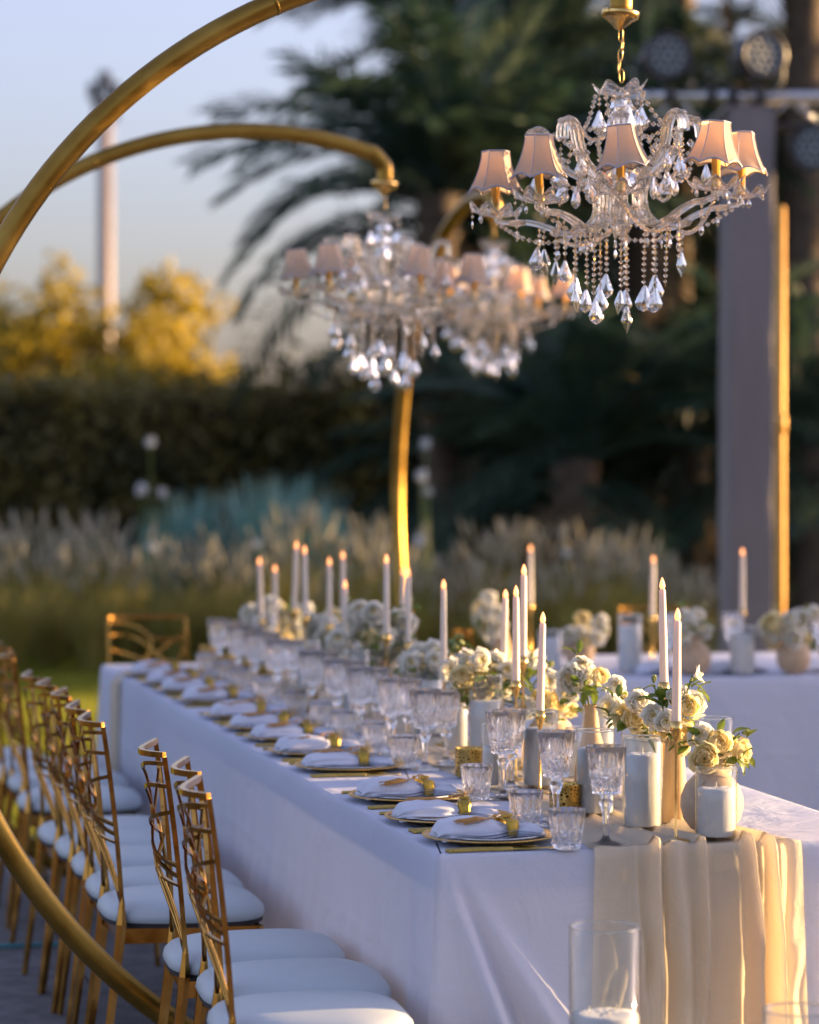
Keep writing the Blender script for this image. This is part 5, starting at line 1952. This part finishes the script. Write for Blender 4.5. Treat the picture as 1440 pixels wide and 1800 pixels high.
def chandelier(label, hook, yaw, angles, tilt, seed, down=0.0, dense=False):
    """hook = underside of the stand's arm; everything hangs below it"""
    g = random.Random(seed)
    t = thing('chandelier', label, 'chandelier', hook, yaw, 'crystal chandeliers on gold stands')
    link('canopy_cup', CANOPY, t, rot=(0.03, 0.10, 0))
    zc = -0.058
    k = 0
    while zc > -0.140 - down:
        link('chain_link', LINKM, t, (0.004 * sin(k * 1.7), 0, zc), (0.1, 0.08 * sin(k), (pi / 2) * (k % 2) + 0.3))
        zc -= 0.0245
        k += 1
    Z = -0.150 - down

    def tz(x):
        return tilt * x
    link('crown_dish', CROWN, t, (0, 0, Z - 0.03), (0, -tilt, 0))
    link('stem', STEM, t, (0, 0, Z - 0.025), (0, -tilt, 0))
    zd = Z - 0.290                 # dish level
    link('hub_bowl', HUB, t, (0, 0, zd - 0.012), (0, -tilt, 0), 0.62)
    for k, a in enumerate(angles):
        ar = radians(a)
        c, s_ = cos(ar), sin(ar)
        link('glass_arm', ARM, t, (0, 0, zd), (s_ * tilt * 0.0, -tilt * c, ar))
        x, y = 0.305 * c, 0.305 * s_
        z = zd + tz(x)
        link('candle_dish', DISH, t, (x, y, z), (0, -tilt, k * 0.7))
        link('candle_sleeve', SLEEVE, t, (x, y, z + 0.003))
        rot = (g.uniform(-0.06, 0.06), g.uniform(-0.02, 0.14) * (1 if c < 0 else -1) * -1, radians(5) + g.uniform(-0.16, 0.16))
        sh = link('lamp_shade', SHADE, t, (x, y, z + 0.156), rot, 0.88)
        link('braid', BRAID, sh)
        for q in range(7):
            b = 2 * pi * q / 7 + k
            px_, py_ = x + 0.056 * cos(b), y + 0.056 * sin(b)
            L_ = g.choice((0.02, 0.03, 0.03))
            link('bead_strand', strand(L_), t, (px_, py_, z + 0.018), scale=(0.62, 0.62, 0.9))
            if q % 3 == 0:
                link('crystal_pendant', PEND[2], t, (px_, py_, z + 0.016 - L_ * 0.9), (0, 0, g.uniform(0, 3)), 0.75)
        # pendants on the loop and scroll
        link('crystal_pendant', PEND[1], t, (0.15 * c, 0.15 * s_, zd + tz(0.15 * c) + 0.115), (0, 0, ar + g.uniform(-0.5, 0.5)), 1.05)
        link('crystal_pendant', PEND[1], t, (0.108 * c, 0.108 * s_, zd + tz(0.108 * c) + 0.055), (0, 0, ar + g.uniform(-1, 1)), 1.0)
        top = Vector((0.165 * c, 0.165 * s_, zd + tz(0.165 * c) + 0.185))
        link('bead_strand', garland_mesh(top, (0.03 * c, 0.03 * s_, Z - 0.105 + tz(0.03 * c)), 0.035), t)
        a2 = radians(angles[(k + 1) % len(angles)])
        link('bead_strand', garland_mesh((0.185 * c, 0.185 * s_, zd + tz(0.185 * c) + 0.14), (0.185 * cos(a2), 0.185 * sin(a2), zd + tz(0.185 * cos(a2)) + 0.14), 0.09), t)
        b = ar + 0.4
        q_ = (0.052 * cos(b), 0.052 * sin(b))
        link('bead_strand', strand(0.05), t, (q_[0], q_[1], Z - 0.018 + tz(q_[0])), scale=0.85)
        link('crystal_pendant', PEND[1], t, (q_[0], q_[1], Z - 0.062 + tz(q_[0])), (0, 0, g.uniform(0, 3)), 1.1)
        link('bead_strand', strand(0.12), t, (q_[0] * 1.0, q_[1] * 1.0, Z - 0.118 + tz(q_[0])))
    for q in range(18):
        b = 2 * pi * q / 18 + 0.1
        rr_ = 0.058
        x, y = rr_ * cos(b), rr_ * sin(b)
        link('bead_strand', strand(0.04), t, (x, y, zd - 0.008 + tz(x)), scale=0.8)
        if q % 2:
            link('crystal_pendant', PEND[2], t, (x, y, zd - 0.038 + tz(x)), (0, 0, q), 0.9)
    for k, a in enumerate(angles):
        for q, (r_, z_) in enumerate(((0.212, 0.135), (0.14, 0.10), (0.10, -0.062), (0.150, -0.070), (0.200, -0.036), (0.25, -0.026))):
            b = radians(a) + (0.10 if q % 2 else -0.10) * (0.12 / r_)
            x, y = r_ * cos(b), r_ * sin(b)
            L_ = (0.055, 0.04, 0.03, 0.03, 0.03, 0.02)[q]
            link('bead_strand', strand(L_), t, (x, y, zd + z_ + tz(x)), scale=0.9)
            link('crystal_pendant', PEND[1 if q < 2 else 2], t, (x, y, zd + z_ - L_ * 0.9 + tz(x)), (0, 0, g.uniform(0, 3)), 0.9)
        b2 = radians(angles[(k + 1) % len(angles)])
        link('bead_strand', garland_mesh((0.09 * cos(a * pi / 180), 0.09 * sin(a * pi / 180), Z - 0.045 + tz(0.09 * cos(radians(a))) - 0.10), (0.16 * cos(b2), 0.16 * sin(b2), zd + tz(0.16 * cos(b2)) + 0.05), 0.03), t)
    more = []
    if dense:
        for q in range(12):
            b = 2 * pi * q / 12 + 0.2
            r_ = (0.08, 0.13, 0.17)[q % 3]
            more.append((r_ * cos(b), r_ * sin(b), (0.17, 0.13, 0.08)[q % 3] * g.uniform(0.9, 1.15), g.choice((0, 1, 1)), 0))
    for k, a in enumerate(angles):
        a1, a2 = radians(a), radians(angles[(k + 1) % len(angles)])
        link('bead_strand', garland_mesh((0.305 * cos(a1), 0.305 * sin(a1), zd - 0.012 + tz(0.305 * cos(a1))), (0.15 * cos(a2), 0.15 * sin(a2), zd - 0.07 + tz(0.15 * cos(a2))), 0.035), t)
        if dense:
            continue
        link('bead_strand', garland_mesh((0.06 * cos(a1), 0.06 * sin(a1), Z - 0.02 + tz(0.06 * cos(a1))), (0.186 * cos(a2), 0.186 * sin(a2), zd + 0.19 + tz(0.186 * cos(a2))), 0.05), t)
    for x, y, L_, kind, extra in STR + more:
        rr = sqrt(x * x + y * y)
        z = zd - 0.050 + tz(x) + 0.02 * (rr < 0.08) - extra
        L_ = L_ * 1.12
        link('bead_strand', strand(L_), t, (x, y, z), (g.uniform(-0.02, 0.02), g.uniform(-0.025, 0.025), g.uniform(0, 1)))
        if kind >= 0:
            link('crystal_pendant', PEND[kind], t, (x, y, z - round(L_, 2) + 0.002), (g.uniform(-0.1, 0.1), g.uniform(-0.1, 0.1), g.uniform(-0.7, 0.7)), g.uniform(0.95, 1.15))
    return t


c1 = atd(891, 955, 6.87)
h1 = hoop('large gold hoop chandelier stand in front, circling the row of chairs', c1.x, 1.0, 1.352, 1.366, 0.0, 0.282, 0.088)
chandelier('sharp crystal chandelier with six pink silk shades at the upper right', h1, -YAW, (-94, -48, 14, 86, 166, -132), 0.075, 5, 0.022)
c2 = atd(444, 914, 9.78)
h2 = hoop('second gold hoop chandelier stand behind the front one', c2.x, 3.98, 1.325, 1.312, 0.0, 0.452, 0.10)
chandelier('blurred crystal chandelier with pink shades on the second hoop', h2, 0.0, (-80, -20, 40, 100, 160, 220), -0.04, 6, -0.045, dense=True)
c3 = atd(846, 890, 12.6)
h3 = hoop('third gold hoop chandelier stand seen edge on behind the table end', c3.x, c3.y, 1.335, 1.335, -YAW + radians(-74), 0.18, 0.08, 0.03)
chandelier('farthest blurred crystal chandelier overlapping the second one', h3, -YAW, (-70, -10, 50, 110, 170, 230), -0.05, 8, -0.03, dense=True)
